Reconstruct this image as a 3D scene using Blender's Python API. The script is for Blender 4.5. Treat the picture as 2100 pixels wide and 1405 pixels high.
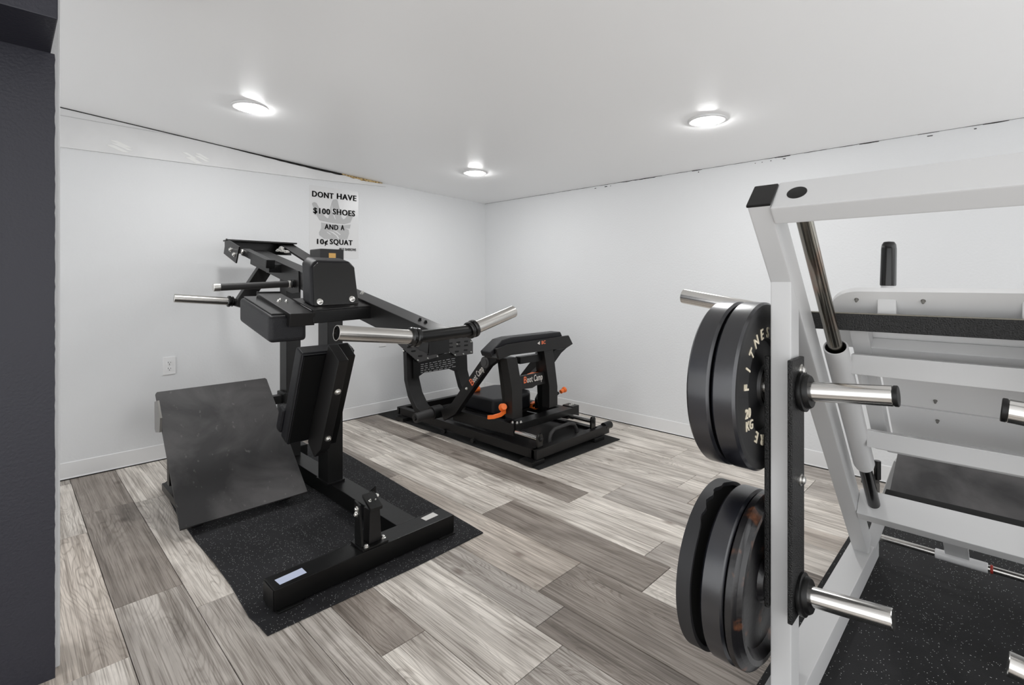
import bpy, bmesh, math, random
from mathutils import Vector, Matrix
from mathutils.geometry import tessellate_polygon

for o in list(bpy.data.objects):
    bpy.data.objects.remove(o)
SC = bpy.context.scene
COL = SC.collection
V = Vector
random.seed(7)

# ------------------------------------------------------------------ camera, world, exposure
YAW = math.atan2(1015.0, 1030.0)          # heading of the lens from the x axis
EYE = V((0, 0, 1.17))
FW = V((math.cos(YAW), math.sin(YAW), 0))
RT = V((math.sin(YAW), -math.cos(YAW), 0))
cd = bpy.data.cameras.new('camera')
cam = bpy.data.objects.new('camera', cd)
COL.objects.link(cam)
cam.location = EYE
cam.rotation_euler = (math.pi/2, 0, YAW - math.pi/2)
cd.sensor_width = 36.0
cd.lens = 1030.0/2100.0*36.0
cd.shift_y = -(702.5-577.0)/2100.0
cd.clip_start = 0.02
SC.camera = cam

w = bpy.data.worlds.new('world')
SC.world = w
w.use_nodes = True
w.node_tree.nodes['Background'].inputs[0].default_value = (0.98, 0.99, 1.0, 1)
w.node_tree.nodes['Background'].inputs[1].default_value = 2.1
LAMP_POWER = 200.0
SC.view_settings.view_transform = 'Standard'
SC.view_settings.look = 'None'
SC.view_settings.gamma = 1.0
SC.view_settings.use_curve_mapping = False
SC.view_settings.exposure = 0.0

# ------------------------------------------------------------------ survey helpers: a sight line met with a real plane
def sight(u, v):
    return FW + RT*((u-1050.0)/1030.0) + V((0, 0, (577.0-v)/1030.0))
def sx(u, v, x):
    r = sight(u, v); return EYE + r*(x/r.x)
def sy(u, v, y):
    r = sight(u, v); return EYE + r*(y/r.y)
def sz(u, v, z=0.0):
    r = sight(u, v); return EYE + r*((z-EYE.z)/r.z)

# ------------------------------------------------------------------ materials
def lin(c):
    c = c/255.0
    return c/12.92 if c <= 0.04045 else ((c+0.055)/1.055)**2.4
def rgb(r, g, b):
    return (lin(r), lin(g), lin(b), 1)

def new_mat(name, col, rough=0.5, metal=0.0, spec=0.5, bump=None, mottle=None, emit=None, coat=0.0, stretch=None):
    m = bpy.data.materials.new(name)
    m.use_nodes = True
    nt = m.node_tree
    b = nt.nodes['Principled BSDF']
    b.inputs['Base Color'].default_value = col
    b.inputs['Roughness'].default_value = rough
    b.inputs['Metallic'].default_value = metal
    b.inputs['Specular IOR Level'].default_value = spec
    b.inputs['Coat Weight'].default_value = coat
    tc = nt.nodes.new('ShaderNodeNewGeometry')
    src = tc.outputs['Position']
    if stretch:
        mp = nt.nodes.new('ShaderNodeMapping')
        mp.inputs['Scale'].default_value = stretch
        nt.links.new(src, mp.inputs['Vector']); src = mp.outputs[0]
    if mottle:                               # (scale, colour two, low, high)
        n = nt.nodes.new('ShaderNodeTexNoise')
        n.inputs['Scale'].default_value = mottle[0]
        n.inputs['Detail'].default_value = 5
        nt.links.new(src, n.inputs['Vector'])
        r = nt.nodes.new('ShaderNodeValToRGB')
        r.color_ramp.elements[0].position = mottle[2]; r.color_ramp.elements[0].color = col
        r.color_ramp.elements[1].position = mottle[3]; r.color_ramp.elements[1].color = mottle[1]
        nt.links.new(n.outputs['Fac'], r.inputs['Fac'])
        nt.links.new(r.outputs['Color'], b.inputs['Base Color'])
    if bump:                                 # (scale, strength, distance)
        n = nt.nodes.new('ShaderNodeTexNoise')
        n.inputs['Scale'].default_value = bump[0]
        n.inputs['Detail'].default_value = 3
        nt.links.new(src, n.inputs['Vector'])
        bp = nt.nodes.new('ShaderNodeBump')
        bp.inputs['Strength'].default_value = bump[1]
        bp.inputs['Distance'].default_value = bump[2]
        nt.links.new(n.outputs['Fac'], bp.inputs['Height'])
        nt.links.new(bp.outputs[0], b.inputs['Normal'])
    if emit:
        b.inputs['Emission Color'].default_value = (1, 1, 0.995, 1)
        b.inputs['Emission Strength'].default_value = emit
    return m

def speckle_rubber(name, base, fleck, density, rough=0.75, scuff=0.0):
    m = new_mat(name, base, rough, spec=0.3, bump=(420, 0.35, 0.002))
    nt = m.node_tree; b = nt.nodes['Principled BSDF']
    geo = [n for n in nt.nodes if n.type == 'NEW_GEOMETRY'][0]
    vo = nt.nodes.new('ShaderNodeTexVoronoi'); vo.inputs['Scale'].default_value = 210
    nt.links.new(geo.outputs['Position'], vo.inputs['Vector'])
    sep = nt.nodes.new('ShaderNodeSeparateColor')
    nt.links.new(vo.outputs['Color'], sep.inputs[0])
    g1 = nt.nodes.new('ShaderNodeMath'); g1.operation = 'GREATER_THAN'; g1.inputs[1].default_value = 1-density
    nt.links.new(sep.outputs[0], g1.inputs[0])
    g2 = nt.nodes.new('ShaderNodeMath'); g2.operation = 'LESS_THAN'; g2.inputs[1].default_value = 0.26
    nt.links.new(vo.outputs['Distance'], g2.inputs[0])
    mu = nt.nodes.new('ShaderNodeMath'); mu.operation = 'MULTIPLY'
    nt.links.new(g1.outputs[0], mu.inputs[0]); nt.links.new(g2.outputs[0], mu.inputs[1])
    no = nt.nodes.new('ShaderNodeTexNoise'); no.inputs['Scale'].default_value = 5; no.inputs['Detail'].default_value = 6
    nt.links.new(geo.outputs['Position'], no.inputs['Vector'])
    rp = nt.nodes.new('ShaderNodeValToRGB')
    rp.color_ramp.elements[0].position = 0.35; rp.color_ramp.elements[0].color = base
    rp.color_ramp.elements[1].position = 0.75
    rp.color_ramp.elements[1].color = tuple(c*(1.7+scuff) for c in base[:3])+(1,)
    nt.links.new(no.outputs['Fac'], rp.inputs['Fac'])
    mx = nt.nodes.new('ShaderNodeMix'); mx.data_type = 'RGBA'
    nt.links.new(mu.outputs[0], mx.inputs[0])
    nt.links.new(rp.outputs[0], mx.inputs[6]); mx.inputs[7].default_value = fleck
    nt.links.new(mx.outputs[2], b.inputs['Base Color'])
    return m

def scuffed_rubber(name):
    m = new_mat(name, rgb(50, 49, 50), 0.55, bump=(260, 0.15, 0.002))
    nt = m.node_tree; b = nt.nodes['Principled BSDF']
    geo = [n for n in nt.nodes if n.type == 'NEW_GEOMETRY'][0]
    a = nt.nodes.new('ShaderNodeTexNoise'); a.inputs['Scale'].default_value = 3.0; a.inputs['Detail'].default_value = 7; a.inputs['Distortion'].default_value = 0.6
    nt.links.new(geo.outputs['Position'], a.inputs['Vector'])
    r1 = nt.nodes.new('ShaderNodeValToRGB')
    r1.color_ramp.elements[0].position = 0.40; r1.color_ramp.elements[0].color = rgb(26, 25, 26)
    r1.color_ramp.elements[1].position = 0.62; r1.color_ramp.elements[1].color = rgb(72, 70, 70)
    nt.links.new(a.outputs['Fac'], r1.inputs['Fac'])
    mp = nt.nodes.new('ShaderNodeMapping'); mp.inputs['Rotation'].default_value = (0.3, 0.5, 0.7); mp.inputs['Scale'].default_value = (26, 2.2, 26)
    nt.links.new(geo.outputs['Position'], mp.inputs['Vector'])
    s = nt.nodes.new('ShaderNodeTexNoise'); s.inputs['Scale'].default_value = 1.6; s.inputs['Detail'].default_value = 4
    nt.links.new(mp.outputs[0], s.inputs['Vector'])
    r2 = nt.nodes.new('ShaderNodeValToRGB')
    r2.color_ramp.elements[0].position = 0.66; r2.color_ramp.elements[0].color = (0, 0, 0, 1)
    r2.color_ramp.elements[1].position = 0.80; r2.color_ramp.elements[1].color = (0.35, 0.35, 0.35, 1)
    nt.links.new(s.outputs['Fac'], r2.inputs['Fac'])
    mx = nt.nodes.new('ShaderNodeMix'); mx.data_type = 'RGBA'
    nt.links.new(r2.outputs[0], mx.inputs[0]); nt.links.new(r1.outputs[0], mx.inputs[6])
    mx.inputs[7].default_value = rgb(140, 137, 134)
    nt.links.new(mx.outputs[2], b.inputs['Base Color'])
    return m

def plank_material():
    m = bpy.data.materials.new('weathered_plank'); m.use_nodes = True
    nt = m.node_tree; b = nt.nodes['Principled BSDF']
    L = nt.links.new
    geo = nt.nodes.new('ShaderNodeNewGeometry')
    oi = nt.nodes.new('ShaderNodeObjectInfo')
    off = nt.nodes.new('ShaderNodeVectorMath'); off.operation = 'MULTIPLY_ADD'
    off.inputs[1].default_value = (1, 1, 1)
    mul = nt.nodes.new('ShaderNodeMath'); mul.operation = 'MULTIPLY'; mul.inputs[1].default_value = 37.0
    L(oi.outputs['Random'], mul.inputs[0])
    L(geo.outputs['Position'], off.inputs[0]); L(mul.outputs[0], off.inputs[2])
    def noise(scale, detail, dist, sc):
        mp = nt.nodes.new('ShaderNodeMapping'); mp.inputs['Scale'].default_value = sc
        L(off.outputs[0], mp.inputs['Vector'])
        n = nt.nodes.new('ShaderNodeTexNoise')
        n.inputs['Scale'].default_value = scale; n.inputs['Detail'].default_value = detail; n.inputs['Distortion'].default_value = dist
        L(mp.outputs[0], n.inputs['Vector'])
        return n
    grain = noise(1.0, 8, 0.9, (40, 1.4, 1))
    fine = noise(1.0, 5, 0.3, (260, 4, 1))
    blotch = noise(1.0, 5, 1.2, (6.0, 1.9, 1))
    def ramp(n, p0, c0, p1, c1):
        r = nt.nodes.new('ShaderNodeValToRGB')
        r.color_ramp.elements[0].position = p0; r.color_ramp.elements[0].color = c0
        r.color_ramp.elements[1].position = p1; r.color_ramp.elements[1].color = c1
        L(n, r.inputs['Fac']); return r
    g = ramp(grain.outputs['Fac'], 0.34, (0.66, 0.64, 0.62, 1), 0.56, (1.08, 1.08, 1.08, 1))
    f = ramp(fine.outputs['Fac'], 0.38, (0.66, 0.645, 0.63, 1), 0.50, (1.06, 1.06, 1.06, 1))
    bl = ramp(blotch.outputs['Fac'], 0.34, (0.76, 0.745, 0.73, 1), 0.62, (1.16, 1.16, 1.15, 1))
    def mult(a, c):
        x = nt.nodes.new('ShaderNodeMix'); x.data_type = 'RGBA'; x.blend_type = 'MULTIPLY'; x.inputs[0].default_value = 1
        L(a, x.inputs[6]); L(c, x.inputs[7]); return x.outputs[2]
    c = mult(mult(mult(oi.outputs['Color'], g.outputs[0]), f.outputs[0]), bl.outputs[0])
    # cathedral grain: bands across the plank, bent by a noise that runs along it
    wob = noise(1.0, 3, 0.4, (4.5, 0.9, 1))
    sepx = nt.nodes.new('ShaderNodeSeparateXYZ'); L(off.outputs[0], sepx.inputs[0])
    wm = nt.nodes.new('ShaderNodeMath'); wm.operation = 'MULTIPLY_ADD'; wm.inputs[1].default_value = 0.55
    L(wob.outputs['Fac'], wm.inputs[0]); L(sepx.outputs['X'], wm.inputs[2])
    wf = nt.nodes.new('ShaderNodeMath'); wf.operation = 'MULTIPLY'; wf.inputs[1].default_value = 430.0
    L(wm.outputs[0], wf.inputs[0])
    ws = nt.nodes.new('ShaderNodeMath'); ws.operation = 'SINE'; L(wf.outputs[0], ws.inputs[0])
    wa = nt.nodes.new('ShaderNodeMath'); wa.operation = 'MULTIPLY_ADD'; wa.inputs[1].default_value = 0.5; wa.inputs[2].default_value = 0.5
    L(ws.outputs[0], wa.inputs[0])
    wr = ramp(wa.outputs[0], 0.02, (0.74, 0.725, 0.71, 1), 0.42, (1.0, 1.0, 1.0, 1))
    # let the figure fade in and out along the boards
    fade = noise(1.0, 2, 0.0, (5, 1.6, 1))
    fr = ramp(fade.outputs['Fac'], 0.40, (0, 0, 0, 1), 0.60, (1, 1, 1, 1))
    mxw = nt.nodes.new('ShaderNodeMix'); mxw.data_type = 'RGBA'
    L(fr.outputs[0], mxw.inputs[0]); mxw.inputs[6].default_value = (1, 1, 1, 1); L(wr.outputs[0], mxw.inputs[7])
    c = mult(c, mxw.outputs[2])
    kn = nt.nodes.new('ShaderNodeTexVoronoi'); kn.inputs['Scale'].default_value = 1.0
    mpk = nt.nodes.new('ShaderNodeMapping'); mpk.inputs['Scale'].default_value = (5.0, 2.6, 0.01)
    L(off.outputs[0], mpk.inputs['Vector']); L(mpk.outputs[0], kn.inputs['Vector'])
    kr = ramp(kn.outputs['Distance'], 0.035, (0.48, 0.44, 0.42, 1), 0.12, (1, 1, 1, 1))
    c = mult(c, kr.outputs[0])
    L(c, b.inputs['Base Color'])
    b.inputs['Roughness'].default_value = 0.42
    b.inputs['Specular IOR Level'].default_value = 0.35
    bp = nt.nodes.new('ShaderNodeBump'); bp.inputs['Strength'].default_value = 0.12; bp.inputs['Distance'].default_value = 0.002
    L(grain.outputs['Fac'], bp.inputs['Height']); L(bp.outputs[0], b.inputs['Normal'])
    return m

M = {}
M['wall'] = new_mat('wall_paint', rgb(218, 219, 220), 0.55, spec=0.35, bump=(75, 0.30, 0.004))
M['ceiling'] = new_mat('ceiling_paint', rgb(247, 247, 247), 0.31, spec=0.5)
M['board'] = new_mat('trim_board_paint', rgb(216, 216, 216), 0.45, mottle=(4, rgb(224, 224, 224), 0.45, 0.7))
M['plaster'] = new_mat('plaster_smear', rgb(232, 232, 230), 0.8)
M['base'] = new_mat('baseboard_vinyl', rgb(222, 222, 222), 0.35)
M['gap'] = new_mat('dark_gap', rgb(22, 20, 18), 0.9)
M['foam'] = new_mat('foam_sealant', rgb(196, 170, 120), 0.9, mottle=(60, rgb(96, 74, 48), 0.45, 0.62))
M['navy'] = new_mat('navy_paint', rgb(31, 31, 41), 0.5, bump=(120, 0.35, 0.003))
M['subfloor'] = new_mat('subfloor', rgb(30, 27, 25), 0.9)
M['plank'] = plank_material()
M['mat'] = speckle_rubber('speckled_rubber', rgb(25, 25, 27), rgb(176, 176, 176), 0.17)
M['plainmat'] = speckle_rubber('dark_rubber_mat', rgb(22, 22, 22), rgb(80, 78, 76), 0.10)
M['rackmat'] = speckle_rubber('dense_speckled_rubber', rgb(19, 19, 20), rgb(190, 190, 190), 0.12, scuff=0.7)
M['scuff'] = scuffed_rubber('scuffed_footplate_rubber')
M['black'] = new_mat('black_powder_coat', rgb(8, 8, 8), 0.34, spec=0.30, bump=(900, 0.06, 0.001))
M['matte'] = new_mat('matte_black_steel', rgb(22, 21, 21), 0.36, spec=0.34, bump=(700, 0.08, 0.001))
M['gloss'] = new_mat('gloss_black', rgb(8, 8, 8), 0.22)
M['vinyl'] = new_mat('black_vinyl', rgb(15, 15, 19), 0.38, spec=0.32, bump=(330, 0.45, 0.003))
M['vinyl_back'] = new_mat('black_pad_back', rgb(8, 8, 8), 0.6, spec=0.25)
M['grip'] = new_mat('rubber_grip', rgb(40, 39, 39), 0.6)
M['plastic'] = new_mat('black_plastic', rgb(16, 16, 16), 0.38, spec=0.35)
M['chrome'] = new_mat('chrome', (0.72, 0.71, 0.69, 1), 0.17, metal=1.0, bump=(40, 0.05, 0.001))
M['brushed'] = new_mat('brushed_steel', (0.56, 0.545, 0.52, 1), 0.26, metal=1.0, bump=(60, 0.1, 0.001))
M['greysteel'] = new_mat('grey_steel', rgb(120, 118, 114), 0.35, metal=0.3)
M['platform'] = new_mat('charcoal_platform', rgb(62, 61, 61), 0.45)
M['bolt'] = new_mat('zinc_bolt', (0.72, 0.71, 0.68, 1), 0.3, metal=1.0)
M['rod'] = new_mat('guide_rod_steel', (0.30, 0.285, 0.25, 1), 0.22, metal=1.0, mottle=(5, (0.33, 0.21, 0.16, 1), 0.5, 0.72), stretch=(3, 3, 0.7))
M['bore'] = new_mat('dark_bore', rgb(12, 12, 12), 0.8)
M['white'] = new_mat('white_powder_coat', rgb(202, 202, 202), 0.34, spec=0.45)
M['panel'] = new_mat('white_panel', rgb(226, 226, 226), 0.4)
M['texture'] = new_mat('black_hammered_coat', rgb(18, 18, 18), 0.38, bump=(300, 0.9, 0.004))
M['olive'] = new_mat('olive_coat', rgb(126, 122, 110), 0.45)
M['bumper'] = new_mat('bumper_rubber', rgb(18, 19, 25), 0.27, spec=1.0, mottle=(9, rgb(30, 32, 40), 0.4, 0.7))
M['bumper_face'] = new_mat('bumper_face_rubber', rgb(12, 12, 14), 0.42)
M['flatplate'] = new_mat('flat_rubber_plate', rgb(36, 36, 38), 0.55)
M['iron'] = new_mat('rusty_iron', rgb(20, 19, 21), 0.28, spec=0.6, mottle=(16, rgb(96, 60, 40), 0.60, 0.70), bump=(90, 0.2, 0.002))
M['cream'] = new_mat('raised_letter_paint', rgb(222, 212, 190), 0.6)
M['ink'] = new_mat('printing_ink', rgb(22, 22, 22), 0.6)
M['greyink'] = new_mat('grey_printing_ink', rgb(176, 176, 176), 0.5)
M['paper'] = new_mat('poster_paper', rgb(213, 213, 213), 0.30)
M['orange'] = new_mat('orange_plastic', rgb(236, 112, 40), 0.4)
M['orangeink'] = new_mat('orange_print', rgb(216, 110, 72), 0.5)
M['whiteink'] = new_mat('white_print', rgb(214, 208, 202), 0.5)
M['bluelabel'] = new_mat('pale_blue_label', rgb(205, 214, 238), 0.5)
M['label'] = new_mat('white_label', rgb(220, 218, 214), 0.5)
M['orangelabel'] = new_mat('amber_label', rgb(214, 168, 92), 0.5)
M['outlet'] = new_mat('outlet_plastic', rgb(226, 226, 226), 0.35)
M['lamp'] = new_mat('lamp_diffuser', (1, 1, 1, 1), 0.5, emit=LAMP_POWER)
M['lamptrim'] = new_mat('lamp_trim', rgb(222, 222, 222), 0.4)
M['red'] = new_mat('red_plastic', rgb(150, 40, 30), 0.5)

# ------------------------------------------------------------------ mesh helpers
def face(bm, vs):
    try:
        return bm.faces.new(vs)
    except ValueError:
        return None

def add_prism(bm, pts, off):
    off = V(off)
    a = [bm.verts.new(V(p)) for p in pts]
    b = [bm.verts.new(V(p)+off) for p in pts]
    face(bm, a); face(bm, b[::-1])
    n = len(pts)
    for i in range(n):
        face(bm, [a[i], b[i], b[(i+1) % n], a[(i+1) % n]])

def add_box(bm, x0, x1, y0, y1, z0, z1):
    add_prism(bm, [(x0, y0, z0), (x1, y0, z0), (x1, y1, z0), (x0, y1, z0)], (0, 0, z1-z0))

def add_bar(bm, p0, p1, wid, hei, side):
    """rectangular tube from p0 to p1; wid runs along `side`"""
    p0 = V(p0); p1 = V(p1); d = (p1-p0).normalized()
    s = V(side); s = (s - d*s.dot(d)).normalized()
    n = d.cross(s)
    c = [p0 + s*(wid/2*a) + n*(hei/2*b) for a, b in ((-1, -1), (1, -1), (1, 1), (-1, 1))]
    add_prism(bm, c, p1-p0)

def add_strip(bm, pts, wid, hei, side):
    """rectangle swept along a bent path lying in the plane normal to `side`"""
    pts = [V(p) for p in pts]; s = V(side).normalized()
    rings = []
    for i, p in enumerate(pts):
        d0 = (p-pts[i-1]).normalized() if i else (pts[1]-p).normalized()
        d1 = (pts[i+1]-p).normalized() if i < len(pts)-1 else d0
        n0 = d0.cross(s).normalized(); n1 = d1.cross(s).normalized()
        n = (n0+n1).normalized(); k = 1/max(0.35, n.dot(n0))
        rings.append([bm.verts.new(p + s*(wid/2*a) + n*(hei/2*b*k)) for a, b in ((-1, -1), (1, -1), (1, 1), (-1, 1))])
    for r0, r1 in zip(rings, rings[1:]):
        for k in range(4):
            face(bm, [r0[k], r0[(k+1) % 4], r1[(k+1) % 4], r1[k]])
    face(bm, rings[0][::-1]); face(bm, rings[-1])

def frame_of(d):
    d = d.normalized()
    a = V((0, 0, 1)) if abs(d.z) < 0.9 else V((1, 0, 0))
    u = d.cross(a).normalized()
    return u, u.cross(d).normalized()

def add_lathe(bm, c, axis, prof, seg=32, closed=True):
    """prof: list of (radius, distance along axis)"""
    c = V(c); d = V(axis).normalized(); u, v = frame_of(d)
    rings = []
    for r, a in prof:
        if r < 1e-6:
            rings.append([bm.verts.new(c + d*a)])
        else:
            rings.append([bm.verts.new(c + d*a + (u*math.cos(t)+v*math.sin(t))*r) for t in [2*math.pi*k/seg for k in range(seg)]])
    for r0, r1 in zip(rings, rings[1:]):
        for k in range(seg):
            a = [r0[k % len(r0)], r0[(k+1) % len(r0)], r1[(k+1) % len(r1)], r1[k % len(r1)]]
            q = []
            for x in a:
                if x not in q: q.append(x)
            if len(q) > 2: face(bm, q)

def add_tube(bm, p0, p1, r, r2=None, seg=22, bev=0.0015):
    p0 = V(p0); p1 = V(p1); L = (p1-p0).length; r2 = r if r2 is None else r2
    b = min(bev, L*0.3, r*0.5)
    add_lathe(bm, p0, p1-p0, [(0, 0), (r-b, 0), (r, b), (r2, L-b), (r2-b, L), (0, L)], seg)

def add_pipe(bm, pts, r, seg=12):
    pts = [V(p) for p in pts]
    rings = []; u = None
    for i, p in enumerate(pts):
        d = (pts[min(i+1, len(pts)-1)]-pts[max(i-1, 0)]).normalized()
        if u is None: u, _ = frame_of(d)
        u = (u - d*u.dot(d)).normalized(); v = d.cross(u)
        rings.append([bm.verts.new(p + (u*math.cos(t)+v*math.sin(t))*r) for t in [2*math.pi*k/seg for k in range(seg)]])
    for r0, r1 in zip(rings, rings[1:]):
        for k in range(seg):
            face(bm, [r0[k], r0[(k+1) % seg], r1[(k+1) % seg], r1[k]])
    face(bm, rings[0][::-1]); face(bm, rings[-1])

def bevel(bm, r, seg=2, ang=0.6):
    bmesh.ops.recalc_face_normals(bm, faces=bm.faces[:])
    if r:
        es = [e for e in bm.edges if len(e.link_faces) == 2 and e.calc_face_angle(0) > ang]
        bmesh.ops.bevel(bm, geom=es, offset=r, segments=seg, affect='EDGES', profile=0.6, clamp_overlap=True)

def obj(name, bm, m, parent=None, smooth=True, lab=None):
    bmesh.ops.recalc_face_normals(bm, faces=bm.faces[:])
    root = parent
    while root is not None and root.parent is not None:
        root = root.parent
    if root is not None:
        bmesh.ops.translate(bm, verts=bm.verts[:], vec=-V(root.location))
    me = bpy.data.meshes.new(name)
    bm.to_mesh(me); bm.free()
    me.materials.append(M[m] if isinstance(m, str) else m)
    if smooth:
        for p in me.polygons: p.use_smooth = True
        try: me.set_sharp_from_angle(angle=math.radians(35))
        except Exception: pass
    o = bpy.data.objects.new(name, me)
    COL.objects.link(o)
    if smooth and len(me.polygons) < 4000:
        wn = o.modifiers.new('weighted', 'WEIGHTED_NORMAL'); wn.keep_sharp = True; wn.weight = 80
    if parent is not None: o.parent = parent
    if lab: o['label'] = lab
    return o

def thing(name, label, cat, loc, group=None):
    o = bpy.data.objects.new(name, None)
    o.empty_display_size = 0.05
    COL.objects.link(o); o.location = loc
    return tag(o, label, cat, group)

def tag(o, label, cat, group=None):
    o['label'] = label; o['category'] = cat
    if group: o['group'] = group
    return o

def struct(name, bm, m, smooth=False, lab=None):
    o = obj(name, bm, m, None, smooth)
    o['kind'] = 'structure'
    if lab: o['label'] = lab
    return o

def add_flat(bm, pts):
    pts = [V(p) for p in pts]
    vs = [bm.verts.new(p) for p in pts]
    for t in tessellate_polygon([pts]):
        face(bm, [vs[i] for i in t])

def BM():
    return bmesh.new()

def box(name, m, parent, b, bev=0.003, **k):
    bm = BM(); add_box(bm, *b); bevel(bm, bev); return obj(name, bm, m, parent, **k)
def bar(name, m, parent, p0, p1, wid, hei, side, bev=0.004, **k):
    bm = BM(); add_bar(bm, p0, p1, wid, hei, side); bevel(bm, bev); return obj(name, bm, m, parent, **k)
def tube(name, m, parent, p0, p1, r, r2=None, **k):
    bm = BM(); add_tube(bm, p0, p1, r, r2); return obj(name, bm, m, parent, **k)
def prism(name, m, parent, pts, off, bev=0.003, seg=2, **k):
    bm = BM(); add_prism(bm, pts, off); bevel(bm, bev, seg); return obj(name, bm, m, parent, **k)
def bolt(parent, p, axis, r=0.009, m='bolt', name='bolt'):
    bm = BM(); add_lathe(bm, p, axis, [(0, -0.002), (r*1.45, -0.002), (r*1.45, 0.002), (r, 0.003), (r, 0.008), (r*0.6, 0.011), (0, 0.011)], 12)
    return obj(name, bm, m, parent)

def glyph_bm(text, size, bold=0.0, depth=0.0004, align='CENTER'):
    cu = bpy.data.curves.new('t', 'FONT')
    cu.body = text; cu.size = size; cu.align_x = align; cu.align_y = 'CENTER'
    cu.extrude = depth; cu.offset = bold; cu.space_character = 1.12; cu.resolution_u = 3
    o = bpy.data.objects.new('t', cu); COL.objects.link(o)
    dg = bpy.context.evaluated_depsgraph_get(); dg.update()
    me = bpy.data.meshes.new_from_object(o.evaluated_get(dg))
    bm = BM(); bm.from_mesh(me)
    bpy.data.objects.remove(o); bpy.data.curves.remove(cu); bpy.data.meshes.remove(me)
    return bm

def put_text(bm, text, size, at, xd, yd, bold=0.0, depth=0.0004, squeeze=1.0, width=None):
    """letters standing at `at`, running along xd, heads along yd"""
    g = glyph_bm(text, size, bold, depth)
    xs = [v.co.x for v in g.verts]
    if width and xs:
        squeeze = width/(max(xs)-min(xs))
    xd = V(xd).normalized(); yd = V(yd); yd = (yd-xd*yd.dot(xd)).normalized(); n = xd.cross(yd)
    m = Matrix(((xd.x*squeeze, yd.x, n.x, at[0]), (xd.y*squeeze, yd.y, n.y, at[1]), (xd.z*squeeze, yd.z, n.z, at[2]), (0, 0, 0, 1)))
    g.transform(m)
    me = bpy.data.meshes.new('t'); g.to_mesh(me); g.free()
    bm.from_mesh(me); bpy.data.meshes.remove(me)

# ------------------------------------------------------------------ room shell
YL, XR = 3.95, 3.60
CEIL = [(-1.7, 2.32), (0.22, 2.19), (1.10, 2.125), (1.75, 2.08), (2.40, 2.040), (2.90, 2.018), (3.60, 1.992)]
def ceil_z(x):
    for (a, za), (b, zb) in zip(CEIL, CEIL[1:]):
        if x <= b: return za+(zb-za)*(x-a)/(b-a)
    return CEIL[-1][1]

bm = BM(); add_box(bm, -1.7, XR+0.1, -1.6, YL+0.1, -0.05, -0.006)
floor = struct('floor', bm, 'subfloor')

# planks, each a piece of its own
SEAMS = [-1.55, -1.28, -1.12, -0.86, -0.66, -0.50, -0.24, -0.10, 0.06, 0.28, 0.49, 0.715, 0.83, 0.995, 1.265, 1.42, 1.69, 1.92, 2.095, 2.28, 2.53, 2.69, 2.94, 3.09, 3.36, 3.60]
ENDS = {9: [2.27, 3.30], 8: [3.05, 1.95], 10: [2.07, 3.28], 11: [1.24, 2.6], 12: [1.39, 2.75], 13: [1.018, 2.2], 14: [1.135, 2.45], 15: [1.262, 2.62], 16: [0.98, 1.88, 3.0], 17: [1.10, 2.30], 18: [1.65, 2.7]}
LIGHT, MID, DARK, WARM = (210, 204, 197), (181, 175, 169), (146, 138, 131), (196, 187, 178)
FIX = {(9, 0): MID, (9, 1): DARK, (9, 2): DARK, (8, 1): WARM, (8, 2): LIGHT, (10, 1): LIGHT, (10, 0): MID, (13, 0): MID, (13, 1): LIGHT, (14, 0): DARK, (14, 1): MID, (15, 0): DARK, (15, 1): WARM, (16, 1): DARK, (16, 0): LIGHT, (16, 2): LIGHT, (17, 1): LIGHT, (17, 0): MID, (18, 0): LIGHT, (18, 1): DARK, (12, 0): LIGHT, (12, 1): DARK, (11, 0): LIGHT}
for i, (xa, xb) in enumerate(zip(SEAMS, SEAMS[1:])):
    ys = sorted(ENDS.get(i, []))
    if not ys: ys = [random.uniform(0.0, 1.0)]
    while ys[0] > -0.9: ys.insert(0, ys[0]-random.uniform(0.75, 1.25))
    while ys[-1] < 3.2: ys.append(ys[-1]+random.uniform(0.75, 1.2))
    cuts = [-1.6]+[y for y in ys if -1.5 < y < YL-0.05]+[YL]
    first = len([y for y in cuts[1:-1] if not any(abs(y-e) < 1e-6 for e in ENDS.get(i, []))and y < min(ENDS.get(i, [99]))])
    for k, (ya, yb) in enumerate(zip(cuts, cuts[1:])):
        bm = BM(); g = 0.0011
        add_box(bm, xa+g, xb-g, ya+g, yb-g, -0.006, 0.0)
        es = [e for e in bm.edges if all(v.co.z > -0.001 for v in e.verts)]
        bmesh.ops.bevel(bm, geom=es, offset=0.0012, segments=1, affect='EDGES')
        o = obj('plank', bm, 'plank', floor, smooth=False)
        t = FIX.get((i, k-first)) or random.choice([LIGHT, LIGHT, MID, WARM, DARK, MID])
        j = random.uniform(0.94, 1.06)
        o.color = tuple(min(1, lin(c)*j) for c in t)+(1,)

bm = BM()
for (a, za), (b, zb) in zip(CEIL, CEIL[1:]):
    vs = [bm.verts.new(p) for p in ((a, -1.6, za), (b, -1.6, zb), (b, YL+0.1, zb), (a, YL+0.1, za))]
    face(bm, vs)
bmesh.ops.remove_doubles(bm, verts=bm.verts[:], dist=1e-5)
ext = bmesh.ops.extrude_face_region(bm, geom=bm.faces[:])
bmesh.ops.translate(bm, verts=[g for g in ext['geom'] if isinstance(g, bmesh.types.BMVert)], vec=(0, 0, 0.08))
ceiling = struct('ceiling', bm, 'ceiling')

bm = BM()
add_prism(bm, [(-1.7, YL, 0)]+[(XR+0.1, YL, 0)]+[(x if x < 3.6 else XR+0.1, YL, z) for x, z in CEIL[::-1]], (0, 0.1, 0))
wall_left = struct('wall_left', bm, 'wall')
bm = BM()
add_prism(bm, [(XR, -1.6, 0), (XR, YL, 0), (XR, YL, ceil_z(3.6)), (XR, -1.6, ceil_z(3.6))], (0.1, 0, 0))
wall_right = struct('wall_right', bm, 'wall')

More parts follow.
